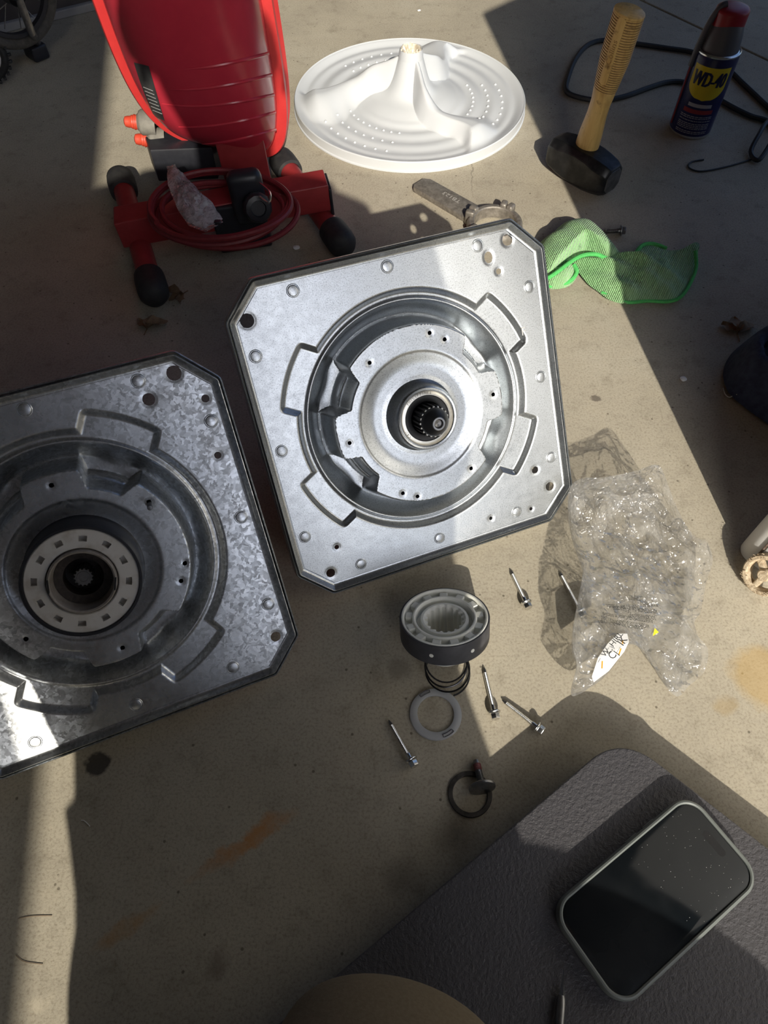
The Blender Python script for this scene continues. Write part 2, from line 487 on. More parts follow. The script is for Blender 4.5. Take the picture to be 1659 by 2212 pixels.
M['spring'] = mat('oiled_spring_wire', (0.05, 0.05, 0.055), 0.25, 0.9)
M['washer'] = mat('frosted_clear_plastic', (0.75, 0.76, 0.77), 0.35, 0.0, Transmission_Weight=0.55, IOR=1.4)
M['ring_steel'] = grain('dark_ring_steel', (0.07, 0.065, 0.06), (0.13, 0.12, 0.11), 160, 0.45, 0.8, 0.1)
M['bolt_steel'] = grain('dark_bolt_steel', (0.20, 0.20, 0.205), (0.32, 0.32, 0.32), 120, 0.35, 0.9, 0.1)
M['threadlock'] = grain('red_threadlock', (0.16, 0.04, 0.04), (0.26, 0.09, 0.09), 300, 0.5, 0, 0.1)
M['bag'] = clear_film('crumpled_clear_film', (0.955, 0.955, 0.95), 0.12, 0.60, 0.10, 92)
M['small_bag'] = clear_film('small_clear_bag_film', (0.70, 0.70, 0.70), 0.50, 0.7, 0.15, 150)
M['paper'] = grain('white_paper', (0.60, 0.60, 0.59), (0.64, 0.64, 0.63), 60, 0.7, 0, 0.03)
M['ink'] = mat('black_ink', (0.02, 0.02, 0.02), 0.6)
M['orange_ink'] = mat('orange_ink', (0.85, 0.42, 0.03), 0.6)
M['yellow_ink'] = mat('yellow_ink', (0.85, 0.75, 0.02), 0.6)
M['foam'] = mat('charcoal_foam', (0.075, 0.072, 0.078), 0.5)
def foam():
    m = M['foam']; c = coord(m)
    v = noise_tex(m, 330, 2, 0.5, c); n2 = noise_tex(m, 900, 2, 0.5, c)
    h = math_n(m, 'ADD', v.outputs[0], math_n(m, 'MULTIPLY', n2.outputs[0], 0.4))
    bump(m, h, 0.75, 0.0012)
foam()
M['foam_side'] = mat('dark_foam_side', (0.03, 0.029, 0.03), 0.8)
M['phone_glass'] = mat('black_phone_glass', (0.006, 0.008, 0.010), 0.10)
def glass_dust():
    m = M['phone_glass']; c = coord(m)
    n = noise_tex(m, 12, 4, 0.6, c)
    lk(m, ramp(m, n.outputs[0], [(0.4, (0.08,) * 3), (0.7, (0.22,) * 3)]), pr(m).inputs['Roughness'])
    lk(m, ramp(m, n.outputs[0], [(0.4, (0.006, 0.008, 0.010)), (0.75, (0.016, 0.018, 0.020))]), pr(m).inputs['Base Color'])
glass_dust()
M['phone_case'] = mat('grey_green_silicone', (0.15, 0.165, 0.155), 0.5)
M['speck'] = mat('pale_dust', (0.8, 0.8, 0.78), 0.6)
M['khaki'] = grain('olive_khaki_cotton', (0.145, 0.115, 0.07), (0.175, 0.14, 0.09), 500, 0.9, 0, 0.4, 0.0006)
M['shirt'] = grain('grey_cotton', (0.18, 0.18, 0.19), (0.22, 0.22, 0.23), 400, 0.9, 0, 0.3)
M['skin'] = grain('skin', (0.46, 0.27, 0.19), (0.52, 0.32, 0.23), 60, 0.5, 0, 0.05)
M['hair'] = grain('dark_hair', (0.02, 0.014, 0.01), (0.04, 0.028, 0.02), 300, 0.6, 0, 0.5)
M['tyre'] = grain('dusty_tyre_rubber', (0.045, 0.042, 0.038), (0.085, 0.078, 0.068), 120, 0.8, 0, 0.2)
M['black_tyre'] = grain('black_tyre_rubber', (0.012, 0.012, 0.012), (0.022, 0.022, 0.022), 120, 0.7, 0, 0.2)
M['joint'] = mat('dark_joint_filler', (0.05, 0.045, 0.04), 0.9)

# ------------------------------------------------------------------ the setting: garage shell
U2 = Vector((0.864, 0.504, 0)).normalized()      # along the back wall
N2 = Vector((U2.y, -U2.x, 0))                    # from the back wall towards the open door
BW = F(27, 61)                                   # a point at the foot of the back wall
def room(a, b, z=0.0): return BW + U2 * a + N2 * b + Vector((0, 0, z))
# floor: two poured slabs with a control joint between them, running on as the drive outside
JA, JB = F(1385, 0), F(1659, 130)
jd = (JB - JA).normalized(); jn = Vector((-jd.y, jd.x, 0))
mb = MB()
for s in (-1, 1):
    a = JA - jd * 6 + jn * s * 0.0025; b = JA + jd * 14 + jn * s * 0.0025
    far = 9 * s
    o_ = [a, b, b + jn * far, a + jn * far]
    if s < 0: o_ = o_[::-1]
    mb.prism([(p.x, p.y) for p in o_], -0.12, 0.0, 0.0018)
floor = struct(mb.build('floor', M['concrete'], smooth=False))
mb = MB(); a = JA - jd * 6; b = JA + jd * 14
mb.prism([(p.x, p.y) for p in (a - jn * 0.0027, b - jn * 0.0027, b + jn * 0.0027, a + jn * 0.0027)], -0.1, -0.006)
mb.build('joint_filler', M['joint'], floor, smooth=False)
DOORB = (room(0, 0) - Vector((-0.012, -1.9, 0))).dot(-N2)  # depth of the garage at the door line
JU = (Vector((-0.012, -1.9, 0)) - BW).dot(U2) - 0.016
def wall(name, a0, b0, a1, b1, z0, z1, t, m):
    p, q = room(a0, b0), room(a1, b1)
    d = (q - p).normalized(); n = Vector((-d.y, d.x, 0)) * t
    o = MB().prism([(p.x, p.y), (q.x, q.y), (q.x + n.x, q.y + n.y), (p.x + n.x, p.y + n.y)], z0, z1).build(name, m, smooth=False)
    return struct(o)
RA = 1.9                                          # right wall, with a wide glassless opening towards the back
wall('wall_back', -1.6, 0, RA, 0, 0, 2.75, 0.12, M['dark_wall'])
wall('wall_left', -1.6, 0, -1.6, DOORB, 0, 2.75, -0.12, M['wall'])
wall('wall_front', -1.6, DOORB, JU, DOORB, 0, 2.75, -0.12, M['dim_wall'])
wall('wall_front', JU + 1.6, DOORB, RA, DOORB, 0, 2.75, -0.12, M['wall'])  # unseen, added to narrow the door and cut light from the right
wall('trim_1', JU, DOORB, JU + 1.6, DOORB, 2.45, 2.75, -0.12, M['wall'])
WB0, WB1, WZ0, WZ1 = 0.05, 2.3, 0.04, 2.68
wall('wall_right', RA, 0, RA, WB0, 0, 2.75, 0.12, M['wall'])
wall('wall_right', RA, WB1, RA, DOORB, 0, 2.75, 0.12, M['wall'])
wall('wall_right', RA, WB0, RA, WB1, 0, WZ0, 0.12, M['wall'])
wall('wall_right', RA, WB0, RA, WB1, WZ1, 2.75, 0.12, M['wall'])
for k in range(3):
    bb = WB0 + (WB1 - WB0) * k / 2
    wall('trim_2', RA - 0.03, bb - 0.025, RA - 0.03, bb + 0.025, WZ0, WZ1, 0.05, M['baseboard'])
p = [room(-1.7, -0.1), room(RA + 0.1, -0.1), room(RA + 0.1, DOORB + 0.1), room(-1.7, DOORB + 0.1)]
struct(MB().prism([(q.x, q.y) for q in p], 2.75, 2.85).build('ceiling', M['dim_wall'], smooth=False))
p = [room(-1.6, 0.0), room(RA, 0.0), room(RA, 0.012), room(-1.6, 0.012)]
struct(MB().prism([(q.x, q.y) for q in p[::-1]], 0.0, 0.014, 0.002).build('baseboard_back', M['baseboard'], smooth=False))

# ------------------------------------------------------------------ gear case plates
mm = 0.001
def sstep(a, b, x):
    t = np.clip((x - a) / (b - a), 0, 1)
    return t * t * (3 - 2 * t)
ZP = 13.0
ARC = np.radians([31.5, -31.0, 150.0, -150.5])
def plate_height(X, Y, turn):
    r = np.hypot(X, Y); th = np.arctan2(Y, X) - turn
    ring = sstep(114.5, 107.5, r)
    arc = np.zeros_like(r); notch = np.zeros_like(r); lens = np.zeros_like(r)
    for c in ARC:
        d = np.abs((th - c + PI) % (2 * PI) - PI)
        arc = np.maximum(arc, sstep(32.5, 26.5, d * r) * sstep(129.5, 123.5, r) * sstep(95, 100, r))
        notch = np.maximum(notch, sstep(math.radians(16.8), math.radians(10.0), d))
        lens = np.maximum(lens, np.exp(-(d / 0.13) ** 2) * np.exp(-((r - 93) / 4.5) ** 2))
    z = -5.2 * np.maximum(ring, arc)
    z = z + 1.5 * np.exp(-((r - 103.5) / 1.8) ** 2) * (1 - 0)
    z = z - 18.5 * sstep(103, 88.5, r) + 4.5 * lens
    RP = 81.5 - 14.5 * notch
    ledge = notch * sstep(78.5, 75.5, r)
    z = z * (1 - ledge) + (-6.0) * ledge
    mp = sstep(RP + 8.0, RP, r)
    top = ZP - 3.2 * sstep(62, 44, r) - 0.7 * sstep(60, 57, r) + 0.5 * sstep(38, 33, r)
    z = z * (1 - mp) + top * mp
    # fold line half way up the platform wall
    z = z + 0.9 * np.exp(-((r - RP - 5.0) / 1.0) ** 2) * (1 - notch)
    return z
G = 0.7
def stamped_plate(name, holes, turn, dents, seed):
    n = 200
    ax = np.arange(-n, n + 1) * G
    X, Y = np.meshgrid(ax, ax)
    I, J = np.meshgrid(np.arange(-n, n + 1), np.arange(-n, n + 1))
    K = 365
    Xw, Yw = X.copy(), Y.copy()
    inhole = np.zeros(X.shape, bool)
    for hx, hy, hr, el in holes:
        dx, dy = (Xw - hx), (Yw - hy) / el
        r = np.hypot(dx, dy)
        near = np.abs(r - hr) < 0.62 * G
        sc = np.where(near, hr / np.maximum(r, 1e-6), 1.0)
        Xw = np.where(near, hx + dx * sc, Xw); Yw = np.where(near, hy + dy * sc * el, Yw)
        inhole |= (r < hr - 0.62 * G)
    Z = plate_height(Xw, Yw, turn)
    for hx, hy, hr, el in holes:
        r = np.hypot(Xw - hx, (Yw - hy) / el)
        Z = Z + dents * np.exp(-((r - hr) / 1.6) ** 2) * (-0.5)
    rg = np.random.default_rng(seed)
    Z = Z + 0.10 * np.sin(Xw / 23.0 + seed) * np.cos(Yw / 31.0) + 0.12 * np.exp(-((Xw - 60) ** 2 + (Yw - 115) ** 2) / 160.0) - 0.14 * np.exp(-((Xw - 75) ** 2 + (Yw - 100) ** 2) / 120.0)
    # nothing under the bearing boss
    rr = np.hypot(Xw, Yw)
    inhole |= rr < 24
    ok = (np.abs(I) + np.abs(J) <= K)
    V = np.stack([Xw * mm, Yw * mm, Z * mm], -1).reshape(-1, 3)
    N = 2 * n + 1
    idx = np.arange(N * N).reshape(N, N)
    a, b, c, d = idx[:-1, :-1], idx[:-1, 1:], idx[1:, 1:], idx[1:, :-1]
    oa, ob, oc, od = ok[:-1, :-1], ok[:-1, 1:], ok[1:, 1:], ok[1:, :-1]
    hb = inhole[:-1, :-1] | inhole[:-1, 1:] | inhole[1:, 1:] | inhole[1:, :-1]
    quads = np.stack([a, b, c, d], -1)[(oa & ob & oc & od & ~hb)]
    tris = []
    cnt = oa.astype(int) + ob + oc + od
    for miss, tri in ((0, (b, c, d)), (1, (a, c, d)), (2, (a, b, d)), (3, (a, b, c))):
        oo = (oa, ob, oc, od)[miss]
        sel = (cnt == 3) & ~oo & ~hb
        tris.append(np.stack(tri, -1)[sel])
    tris = np.concatenate(tris)
    used = np.zeros(N * N, bool); used[quads.ravel()] = True; used[tris.ravel()] = True
    remap = np.cumsum(used) - 1
    V = V[used]; quads = remap[quads]; tris = remap[tris]
    me = bpy.data.meshes.new(name)
    nl = quads.size + tris.size
    me.vertices.add(len(V)); me.vertices.foreach_set('co', V.astype(np.float32).ravel())
    me.loops.add(nl); me.loops.foreach_set('vertex_index', np.concatenate([quads.ravel(), tris.ravel()]).astype(np.int32))
    np_ = len(quads) + len(tris)
    me.polygons.add(np_)
    ls = np.concatenate([np.arange(len(quads)) * 4, quads.size + np.arange(len(tris)) * 3])
    me.polygons.foreach_set('loop_start', ls.astype(np.int32))
    me.update(calc_edges=True); me.validate()
    return me
def oct_ring(d):
    h = 150 - d; k = 120 - 0.4142 * d
    return [(h, -k), (h, k), (k, h), (-k, h), (-h, k), (-h, -k), (-k, -h), (k, -h)]
def oct_sweep(prof, rnd=3.0):
    """sweep (inset, height) points round the eight-sided outline with small rounded corners"""
    mb = MB(); V = []; Fs = []
    n = len(prof); rings = []
    for d, z in prof:
        P = oct_ring(d); out = []
        for i in range(8):
            a, b, c = Vector(P[i - 1]), Vector(P[i]), Vector(P[(i + 1) % 8])
            r = max(0.6, rnd - d * 0.25)
            p0 = b + (a - b).normalized() * r; p1 = b + (c - b).normalized() * r
            for t in (0, 0.33, 0.67, 1):
                out.append((p0 * (1 - t) ** 2 + b * 2 * t * (1 - t) + p1 * t * t))
        rings.append([(q.x * mm, q.y * mm, z * mm) for q in out])
    L = len(rings[0])
    for i in range(L):
        j = (i + 1) % L
        for k in range(n - 1):
            Fs.append((i * n + k, j * n + k, j * n + k + 1, i * n + k + 1))
    for i in range(L):
        for k in range(n): V.append(rings[k][i])
    return mb.add(V, Fs)
RIVETS = [(86, 133), (-87, 132), (-1, 133.5), (131.5, 87), (131.5, 1), (131.5, -83), (85, -129), (-2, -130), (-86, -130), (-132, -85), (-132, 1), (-132, 87)]
def splined(mb, r0, r1, z0, z1, teeth, mw=None):
    out = []
    for i in range(teeth):
        for t, rr in ((0.0, r0), (0.28, r0), (0.42, r1), (0.78, r1), (0.92, r0)):
            a = 2 * PI * (i + t) / teeth
            out.append((rr * math.cos(a) * mm, rr * math.sin(a) * mm))
    mb.prism(out, z0 * mm, z1 * mm, 0.0004, mw, seg=1)
    return mb
def arc_text(body, size, rad, mid_deg, z, outward=True):
    mb = MB(); V_all = []
    wid = size * 0.78
    for i, ch in enumerate(body):
        if ch == ' ': continue
        off = (i - (len(body) - 1) / 2) * wid / rad
        a = math.radians(mid_deg) + (-off if outward else off)
        V, Fs = text_geo(ch, size)
        rot = a - PI / 2 if outward else a + PI / 2
        c, s_ = math.cos(rot), math.sin(rot)
        mb.add([((rad * math.cos(a) + p.x * c - p.y * s_), (rad * math.sin(a) + p.x * s_ + p.y * c), z) for p in V], Fs)
    return mb
def gear_case(mw, plate_mat, holes, turn, label, housing_len, seed):
    root = empty('washer_gear_case', mw=mw)
    tag(root, label, 'gear case', 'square gear case plates')
    ph = []
    for x, y in [(22, 71), (35, 62), (-38, 59), (73.5, 0.5), (39, -64), (-33, -67.5), (-19.5, -75), (-72, -6)]:
        c, s_ = math.cos(turn), math.sin(turn)
        ph.append((x * c - y * s_, x * s_ + y * c, 1.9, 1.0))
    me = stamped_plate('stamped_plate', holes + ph, turn, 0.8, seed)
    link('stamped_plate', me, plate_mat, root)
    # upturned lip of the front plate, and the rear pan whose lip wraps it
    oct_sweep([(9.7, 0.0), (8.9, 0.10), (8.0, 0.5), (7.0, 1.3), (5.8, 2.9), (4.9, 4.4), (4.4, 5.1), (3.9, 5.4), (3.4, 5.2), (3.1, 4.5), (3.0, 0.0), (3.0, -3.0)]).build('front_lip', plate_mat, root)
    oct_sweep([(1.9, -3.0), (1.8, 3.6), (1.55, 4.4), (1.1, 4.8), (0.6, 4.4), (0.3, 3.4), (0.0, -7.0), (0.6, -9.0), (2.4, -9.8), (9.0, -10.0), (9.0, -9.2), (3.0, -8.8), (1.9, -8.0), (1.9, -3.0)]).build('rear_pan', plate_mat, root)
    mb = MB(); mb.lathe([(0.106, -0.008), (0.100, -0.026), (0.098, -0.030), (0.082, -0.042), (0.070, -0.062), (0.056, -0.078), (0.052, -0.09), (0.050, -housing_len + 0.004), (0.046, -housing_len), (0.0001, -housing_len)], 48)
    mb.build('gear_housing', M['hammer_face'], root)
    rm = MB().lathe([(0.0001, 0.0007), (0.0040, 0.0007), (0.0046, 0.0005), (0.0049, 0.0001), (0.0052, 0.0001), (0.0054, 0.0003), (0.0058, 0.0001), (0.0060, -0.0004)], 20)
    rme = mesh_np('rivet', rm.v, rm.f)
    for i, (x, y) in enumerate(RIVETS):
        if i == 0: link('rivet', rme, plate_mat, root, loc=(x * mm, y * mm, 0.0001))
        else: link('rivet', rme, None, root, loc=(x * mm, y * mm, 0.0001))
    return root

PR = Matrix(((0.9314, -0.2046, 0.301, 0.033), (0.363, 0.5811, -0.7284, 0.427), (-0.0259, 0.7877, 0.6155, 0.1328), (0, 0, 0, 1)))
PL = Matrix(((0.9177, -0.2364, 0.3194, -0.2424), (0.3937, 0.6496, -0.6504, 0.2661), (-0.0537, 0.7226, 0.6892, 0.131), (0, 0, 0, 1)))
PR = PR @ Matrix.Translation((0, 0, -0.0066)); PL = PL @ Matrix.Translation((0, 0, -0.0066))
holesR = [(116, 132, 5.0, 1.0), (95, 121, 4.0, 1.25), (103, 107, 2.6, 1.0), (-131, 117, 6.0, 1.0), (126, -113.5, 4.6, 1.0), (112, -91, 3.6, 1.0), (101.5, -131, 1.8, 1.0), (56, -127, 1.8, 1.0), (-117, -129, 4.4, 1.0), (-105, -105, 2.3, 1.0)]
holesL = [(114.6, 132, 6.0, 1.0), (89.3, 117, 5.0, 1.0), (132.6, 106, 3.3, 1.0), (128.4, 58, 3.0, 1.0), (129.3, -115.3, 4.6, 1.0)]
gr = gear_case(PR, M['zinc'], holesR, 0.0, 'bright new square zinc gear case plate with bare bearing and splined shaft at its centre', 0.150, 1)
gl = gear_case(PL, M['spangle'], holesL, PI / 2, 'old mottled galvanised gear case plate with a white plastic cam ring, at the left edge', 0.128, 2)
# --- right case: bearing boss and splined shaft
MB().lathe([(0.0335, 0.0095), (0.0318, 0.0112), (0.0306, 0.014), (0.0300, 0.024), (0.0292, 0.0268), (0.0277, 0.0282), (0.0262, 0.0278), (0.0258, 0.0262), (0.0180, 0.0262), (0.0180, 0.0100)], 96).build('bearing_boss', M['zinc'], gr)
b = MB().lathe([(0.0254, 0.0262), (0.0254, 0.0272), (0.0250, 0.0275), (0.0212, 0.0275), (0.0208, 0.0270), (0.0206, 0.0262)], 96).build('bearing_race', M['bearing'], gr)
arc_text('PHILIPPINES', 0.0031, 0.0231, 102, 0.02757).build('lettering', M['ink'], b, smooth=False)
arc_text('C&U', 0.0031, 0.0231, 205, 0.02757, True).build('lettering', M['ink'], b, smooth=False)
MB().lathe([(0.0206, 0.0263), (0.0204, 0.0268), (0.0160, 0.0268), (0.0150, 0.0262)], 64).build('bearing_seal', M['seal'], gr)
mb = splined(MB(), 12.4, 14.2, 20, 44.5, 20)
mb.build('splined_shaft', M['black_steel'], gr)
splined(MB(), 12.6, 13.9, 44.6, 45.3, 20).build('tooth_ring', M['bearing'], gr)
MB().lathe([(0.0128, 0.0453), (0.0127, 0.0466), (0.0115, 0.0490), (0.0070, 0.0540), (0.0062, 0.0545)], 48).build('shaft_cone', M['seal'], gr)
MB().lathe([(0.0062, 0.0540), (0.0061, 0.0552), (0.0056, 0.0556), (0.0042, 0.0556), (0.0038, 0.0548), (0.0032, 0.0530), (0.0001, 0.0520)], 40).build('shaft_bore', M['bolt_steel'], gr)
V, Fs = text_geo('F', 0.011)
MB().add([(p.x + 0.1195, p.y + 0.048, 0.00025) for p in V], Fs).build('lettering', M['steel'], gr, smooth=False)
# --- left case: cam ring assembly on the shaft
MB().lathe([(0.046, 0.009), (0.0445, 0.012), (0.0440, 0.0425), (0.0435, 0.0435), (0.0418, 0.0435), (0.0414, 0.042), (0.0414, 0.02)], 96).build('cam_band', M['black_plastic'], gl)
def ring_with_slots(mb, r0, r1, rs0, rs1, z, dz, nslot, frac, ph=0.0):
    """flat ring r0..r1 pierced by nslot pockets between rs0 and rs1"""
    sub = 6
    A = []
    for i in range(nslot):
        for k in range(sub): A.append((2 * PI * (i + k / sub * frac) / nslot + ph, True))
        for k in range(sub): A.append((2 * PI * (i + frac + k / sub * (1 - frac)) / nslot + ph, False))
    n = len(A); R = [r0, rs0, rs1, r1]
    V = []
    for a, _ in A:
        for r in R: V.append((r * math.cos(a), r * math.sin(a), z))
        for r in (rs0, rs1): V.append((r * math.cos(a), r * math.sin(a), z - dz))
    Fs = []
    for i in range(n):
        j = (i + 1) % n; s_ = A[i][1]
        a, b_ = i * 6, j * 6
        Fs.append((a, a + 1, b_ + 1, b_)); Fs.append((a + 2, a + 3, b_ + 3, b_ + 2))
        if not s_: Fs.append((a + 1, a + 2, b_ + 2, b_ + 1))
        else:
            Fs.append((a + 1, a + 4, b_ + 4, b_ + 1)); Fs.append((a + 5, a + 2, b_ + 2, b_ + 5)); Fs.append((a + 4, a + 5, b_ + 5, b_ + 4))
            if not A[i - 1][1]: Fs.append((a + 1, a + 2, a + 5, a + 4))
            if not A[j][1]: Fs.append((b_ + 1, b_ + 4, b_ + 5, b_ + 2))
    return mb.add(V, Fs)
mb = ring_with_slots(MB(), 0.0270, 0.0405, 0.0315, 0.0360, 0.0420, 0.006, 12, 0.34, 0.1)
mb.lathe([(0.0405, 0.0420), (0.0412, 0.0415), (0.0414, 0.034)], 96)
mb.lathe([(0.0270, 0.0420), (0.0262, 0.0412), (0.0258, 0.034)], 96)
mb.build('cam_ring', M['old_plastic'], gl)
MB().lathe([(0.0256, 0.034), (0.0254, 0.0425), (0.0250, 0.0440), (0.0240, 0.0445), (0.0228, 0.0438), (0.0222, 0.040), (0.0215, 0.028), (0.0212, 0.022)], 96).build('inner_sleeve', M['tan_plastic'], gl)
mb = MB().lathe([(0.0213, 0.030), (0.0150, 0.0285), (0.0146, 0.012), (0.0001, 0.010)], 72)
mb.build('greasy_bore', M['grime'], gl)
splined(MB(), 6.4, 7.4, 10, 30, 14).build('shaft_tip', M['bolt_steel'], gl)
MB().lathe([(0.0050, 0.0300), (0.0048, 0.0306), (0.0034, 0.0306), (0.0030, 0.0290), (0.0001, 0.0280)], 32).build('shaft_bore', M['bolt_steel'], gl)
for a in (168, 338):
    c, s_ = math.cos(math.radians(a)), math.sin(math.radians(a))
    MB().box((0, 0, 0), (0.0012, 0.010, 0.003), 0.0003, frame((0.0238 * c, 0.0238 * s_, 0.0446), (c, s_, 0), (0, 0, 1))).build('sleeve_slot', M['seal'], gl)
pin = Vector((0.0640, 0.0370, 0.0128))
MB().lathe([(0.0022, -0.002), (0.0022, 0.0155), (0.0018, 0.0165), (0.0001, 0.0166)], 20, mw=Matrix.Translation(pin)).build('locating_pin', M['bolt_steel'], gl)

# ------------------------------------------------------------------ white wash plate (agitator)
AC = F(885, 203, 0.018); AC.z = 0
AR = 0.190
ag = empty('agitator', AC)
tag(ag, 'round white plastic washer agitator with three curved fins, lying on the sunlit concrete', 'agitator')
NR, NT = 150, 420
FIN = [math.radians(a) for a in (176, 56, -62)]
rr = np.linspace(0.0185, AR - 0.003, NR)[:, None]; tt = np.linspace(0, 2 * PI, NT, endpoint=False)[None, :]
q = rr / AR
swirl = -0.16 * np.sin(np.clip((q - 0.1) / 0.9, 0, 1) * 2 * PI)
z = 0.0165 + 0.0 * tt + 0 * rr
z = z - 0.006 * sstep(1.0, 0.9, q) * sstep(0.3, 0.5, q)
fin_h = np.zeros_like(z); keep = np.ones_like(z)
for a in FIN:
    d = (tt - a - swirl + PI) % (2 * PI) - PI
    ad = d * rr
    hh = 0.062 * np.exp(-((q - 0.05) / 0.27) ** 2) + 0.022 * sstep(0.985, 0.80, q) * sstep(0.12, 0.4, q)
    steep = sstep(-0.016, -0.001, ad)
    wide = sstep(0.022 + 0.050 * sstep(0.2, 0.75, q), 0.001 + 0.012 * sstep(0.45, 0.9, q), ad)
    crest = np.minimum(steep, wide)
    fin_h = np.maximum(fin_h, hh * crest); keep = np.minimum(keep, 1 - crest)
z = z + 0.0011 * np.cos(2 * PI * (q - 0.42) / 0.155) * sstep(0.40, 0.47, q) * sstep(0.93, 0.84, q) * keep
z = np.maximum(z + fin_h, z + 0.060 * np.exp(-((q - 0.06) / 0.085) ** 2) + 0.012 * np.exp(-((q - 0.1) / 0.25) ** 2))
V = np.stack([rr * np.cos(tt), rr * np.sin(tt), z], -1).reshape(-1, 3)
Fs = []
for i in range(NR - 1):
    for j in range(NT):
        k = (j + 1) % NT
        Fs.append((i * NT + j, (i + 1) * NT + j, (i + 1) * NT + k, i * NT + k))
def ag_z(x, y):
    r = math.hypot(x, y); i = int(round((r - 0.0185) / (AR - 0.0215) * (NR - 1))); i = min(max(i, 0), NR - 1)
    return float(z[i, int(round(math.atan2(y, x) % (2 * PI) / (2 * PI) * NT)) % NT])
link('wash_plate', mesh_np('wash_plate', V, Fs), M['agitator'], ag)
ztop = float(z[-1, 0])
MB().lathe([(AR - 0.003, float(np.median(z[-1]))), (AR - 0.0012, 0.0172), (AR, 0.0158), (AR, 0.0035), (AR + 0.0015, 0.0025), (AR + 0.0015, 0.0004), (AR - 0.004, 0.0002)], 220).build('rim', M['agitator'], ag)
zh = float(np.min(z[0]))
MB().lathe([(0.021, zh - 0.03), (0.0195, zh), (0.0178, zh + 0.010), (0.0172, 0.083), (0.0166, 0.0855), (0.0152, 0.0862), (0.0146, 0.085), (0.0140, 0.075)], 64).build('hub', M['agitator'], ag)
rg = random.Random(3)
mb = MB(); V = []; Fs = []
n = 44
for j, (r, zz) in enumerate(((0.0168, 0.0862), (0.0150, 0.0880), (0.0125, 0.0855), (0.008, 0.080), (0.003, 0.077))):
    for i in range(n):
        a = 2 * PI * i / n
        V.append((r * math.cos(a) + rg.uniform(-.0005, .0005), r * math.sin(a) + rg.uniform(-.0005, .0005), zz + rg.uniform(-.0016, .0016)))
for j in range(4):
    for i in range(n): Fs.append((j * n + i, j * n + (i + 1) % n, (j + 1) * n + (i + 1) % n, (j + 1) * n + i))
Fs.append(tuple(4 * n + i for i in range(n)))
MB().add(V, Fs).build('mineral_crust', M['rust'], ag)
nub = MB().lathe([(0.0001, 0.0022), (0.0012, 0.0019), (0.0021, 0.0009), (0.0025, -0.001)], 10)
nme = mesh_np('nub', nub.v, nub.f)
first = True
for a in FIN:
    for r, cnt, sp in ((0.105, 9, 0.95), (0.130, 8, 0.85), (0.153, 8, 0.80)):
        for i in range(cnt):
            th = a + PI / 3 + 0.06 + (i / (cnt - 1) - 0.5) * sp * 1.05 - 0.14
            x, y = r * math.cos(th), r * math.sin(th)
            o = link('nub', nme, M['agitator'] if first else None, ag, loc=(x, y, ag_z(x, y))); first = False

# ------------------------------------------------------------------ red lamp on a tubular stand
LB = FY(324, 270, 0.950); RB = FY(616, 336, 0.980)
lamp_o = Vector(((LB.x + RB.x) / 2, (LB.y + RB.y) / 2, 0))
lamp = empty('work_lamp', lamp_o)
tag(lamp, 'round-backed red metal work lamp on a red tubular H-shaped stand with black rubber feet', 'lamp')
UU = (RB - LB).normalized()
VV = Vector((0.46, -1, 0)); VV = (VV - UU * VV.dot(UU)).normalized()      # towards the viewer
WW = Vector((-0.05, 0.0, 1))
A_, B_, D_ = 0.096, 0.21, 0.10
LC = (LB + RB) / 2 + WW * (B_ + 0.004)
def inv(p): return p - lamp_o
def selip(phi, a, b, e=3.0):
    c, s_ = math.cos(phi), math.sin(phi)
    return (a * math.copysign(abs(c) ** (2 / e), c), b * math.copysign(abs(s_) ** (2 / e), s_))
def shell_pt(rho, phi, off=0.0):
    u, v = selip(phi, (A_ + off) * rho, (B_ + off) * rho, 4.2 - 1.6 * (1 - rho))
    dep = (D_ + off) * max(0.0, 1 - rho ** 3.2) ** 0.5
    return inv(LC) + UU * u + WW * v + VV * (dep + 0.012)
NP_, NQ = 40, 144
V = []; Fs = []
for i in range(NP_ + 1):
    rho = math.sin(PI / 2 * i / NP_) if i else 0.0005
    for j in range(NQ): V.append(shell_pt(rho, 2 * PI * j / NQ))
for i in range(NP_):
    for j in range(NQ): Fs.append((i * NQ + j, (i + 1) * NQ + j, (i + 1) * NQ + (j + 1) % NQ, i * NQ + (j + 1) % NQ))
Fs.append(tuple(range(NQ)))
MB().add(V, Fs).build('rear_housing', M['red'], lamp)
from mathutils.bvhtree import BVHTree
dome = BVHTree.FromPolygons([tuple(v) for v in V], Fs)
def on_dome(u, v, off=0.0):
    """point of the housing that the photograph shows at pixel (u, v)"""
    o_ = Vector((0, 0, CAM_H)) - lamp_o
    hit = dome.ray_cast(o_, ray(u, v).normalized())
    if hit[0] is None: return None
    n_ = hit[1] if hit[1].dot(ray(u, v)) < 0 else -hit[1]
    return hit[0] + n_ * off
# back flange, then the stepped bezel ridges going forward
prof = [(-0.002, 0.020), (0.001, 0.014), (0.014, 0.010), (0.0165, 0.005), (0.0165, -0.010), (0.0195, -0.013), (0.0195, -0.028), (0.0225, -0.031), (0.0225, -0.048), (0.0255, -0.051), (0.0255, -0.072), (0.022, -0.076), (0.0, -0.076), (-0.03, -0.076)]
V = []; Fs = []; n = len(prof)
for j in range(NQ):
    for o_, d_ in prof:
        u, v = selip(2 * PI * j / NQ, A_ + o_, B_ + o_, 4.2)
        V.append(inv(LC) + UU * u + WW * v + VV * d_)
for j in range(NQ):
    for k in range(n - 1): Fs.append((j * n + k, ((j + 1) % NQ) * n + k, ((j + 1) % NQ) * n + k + 1, j * n + k + 1))
MB().add(V, Fs).build('front_bezel', M['red_bright'], lamp)
V = []
for j in range(NQ):
    u, v = selip(2 * PI * j / NQ, A_ - 0.02, B_ - 0.02, 3.2); V.append(inv(LC) + UU * u + WW * v - VV * 0.072)
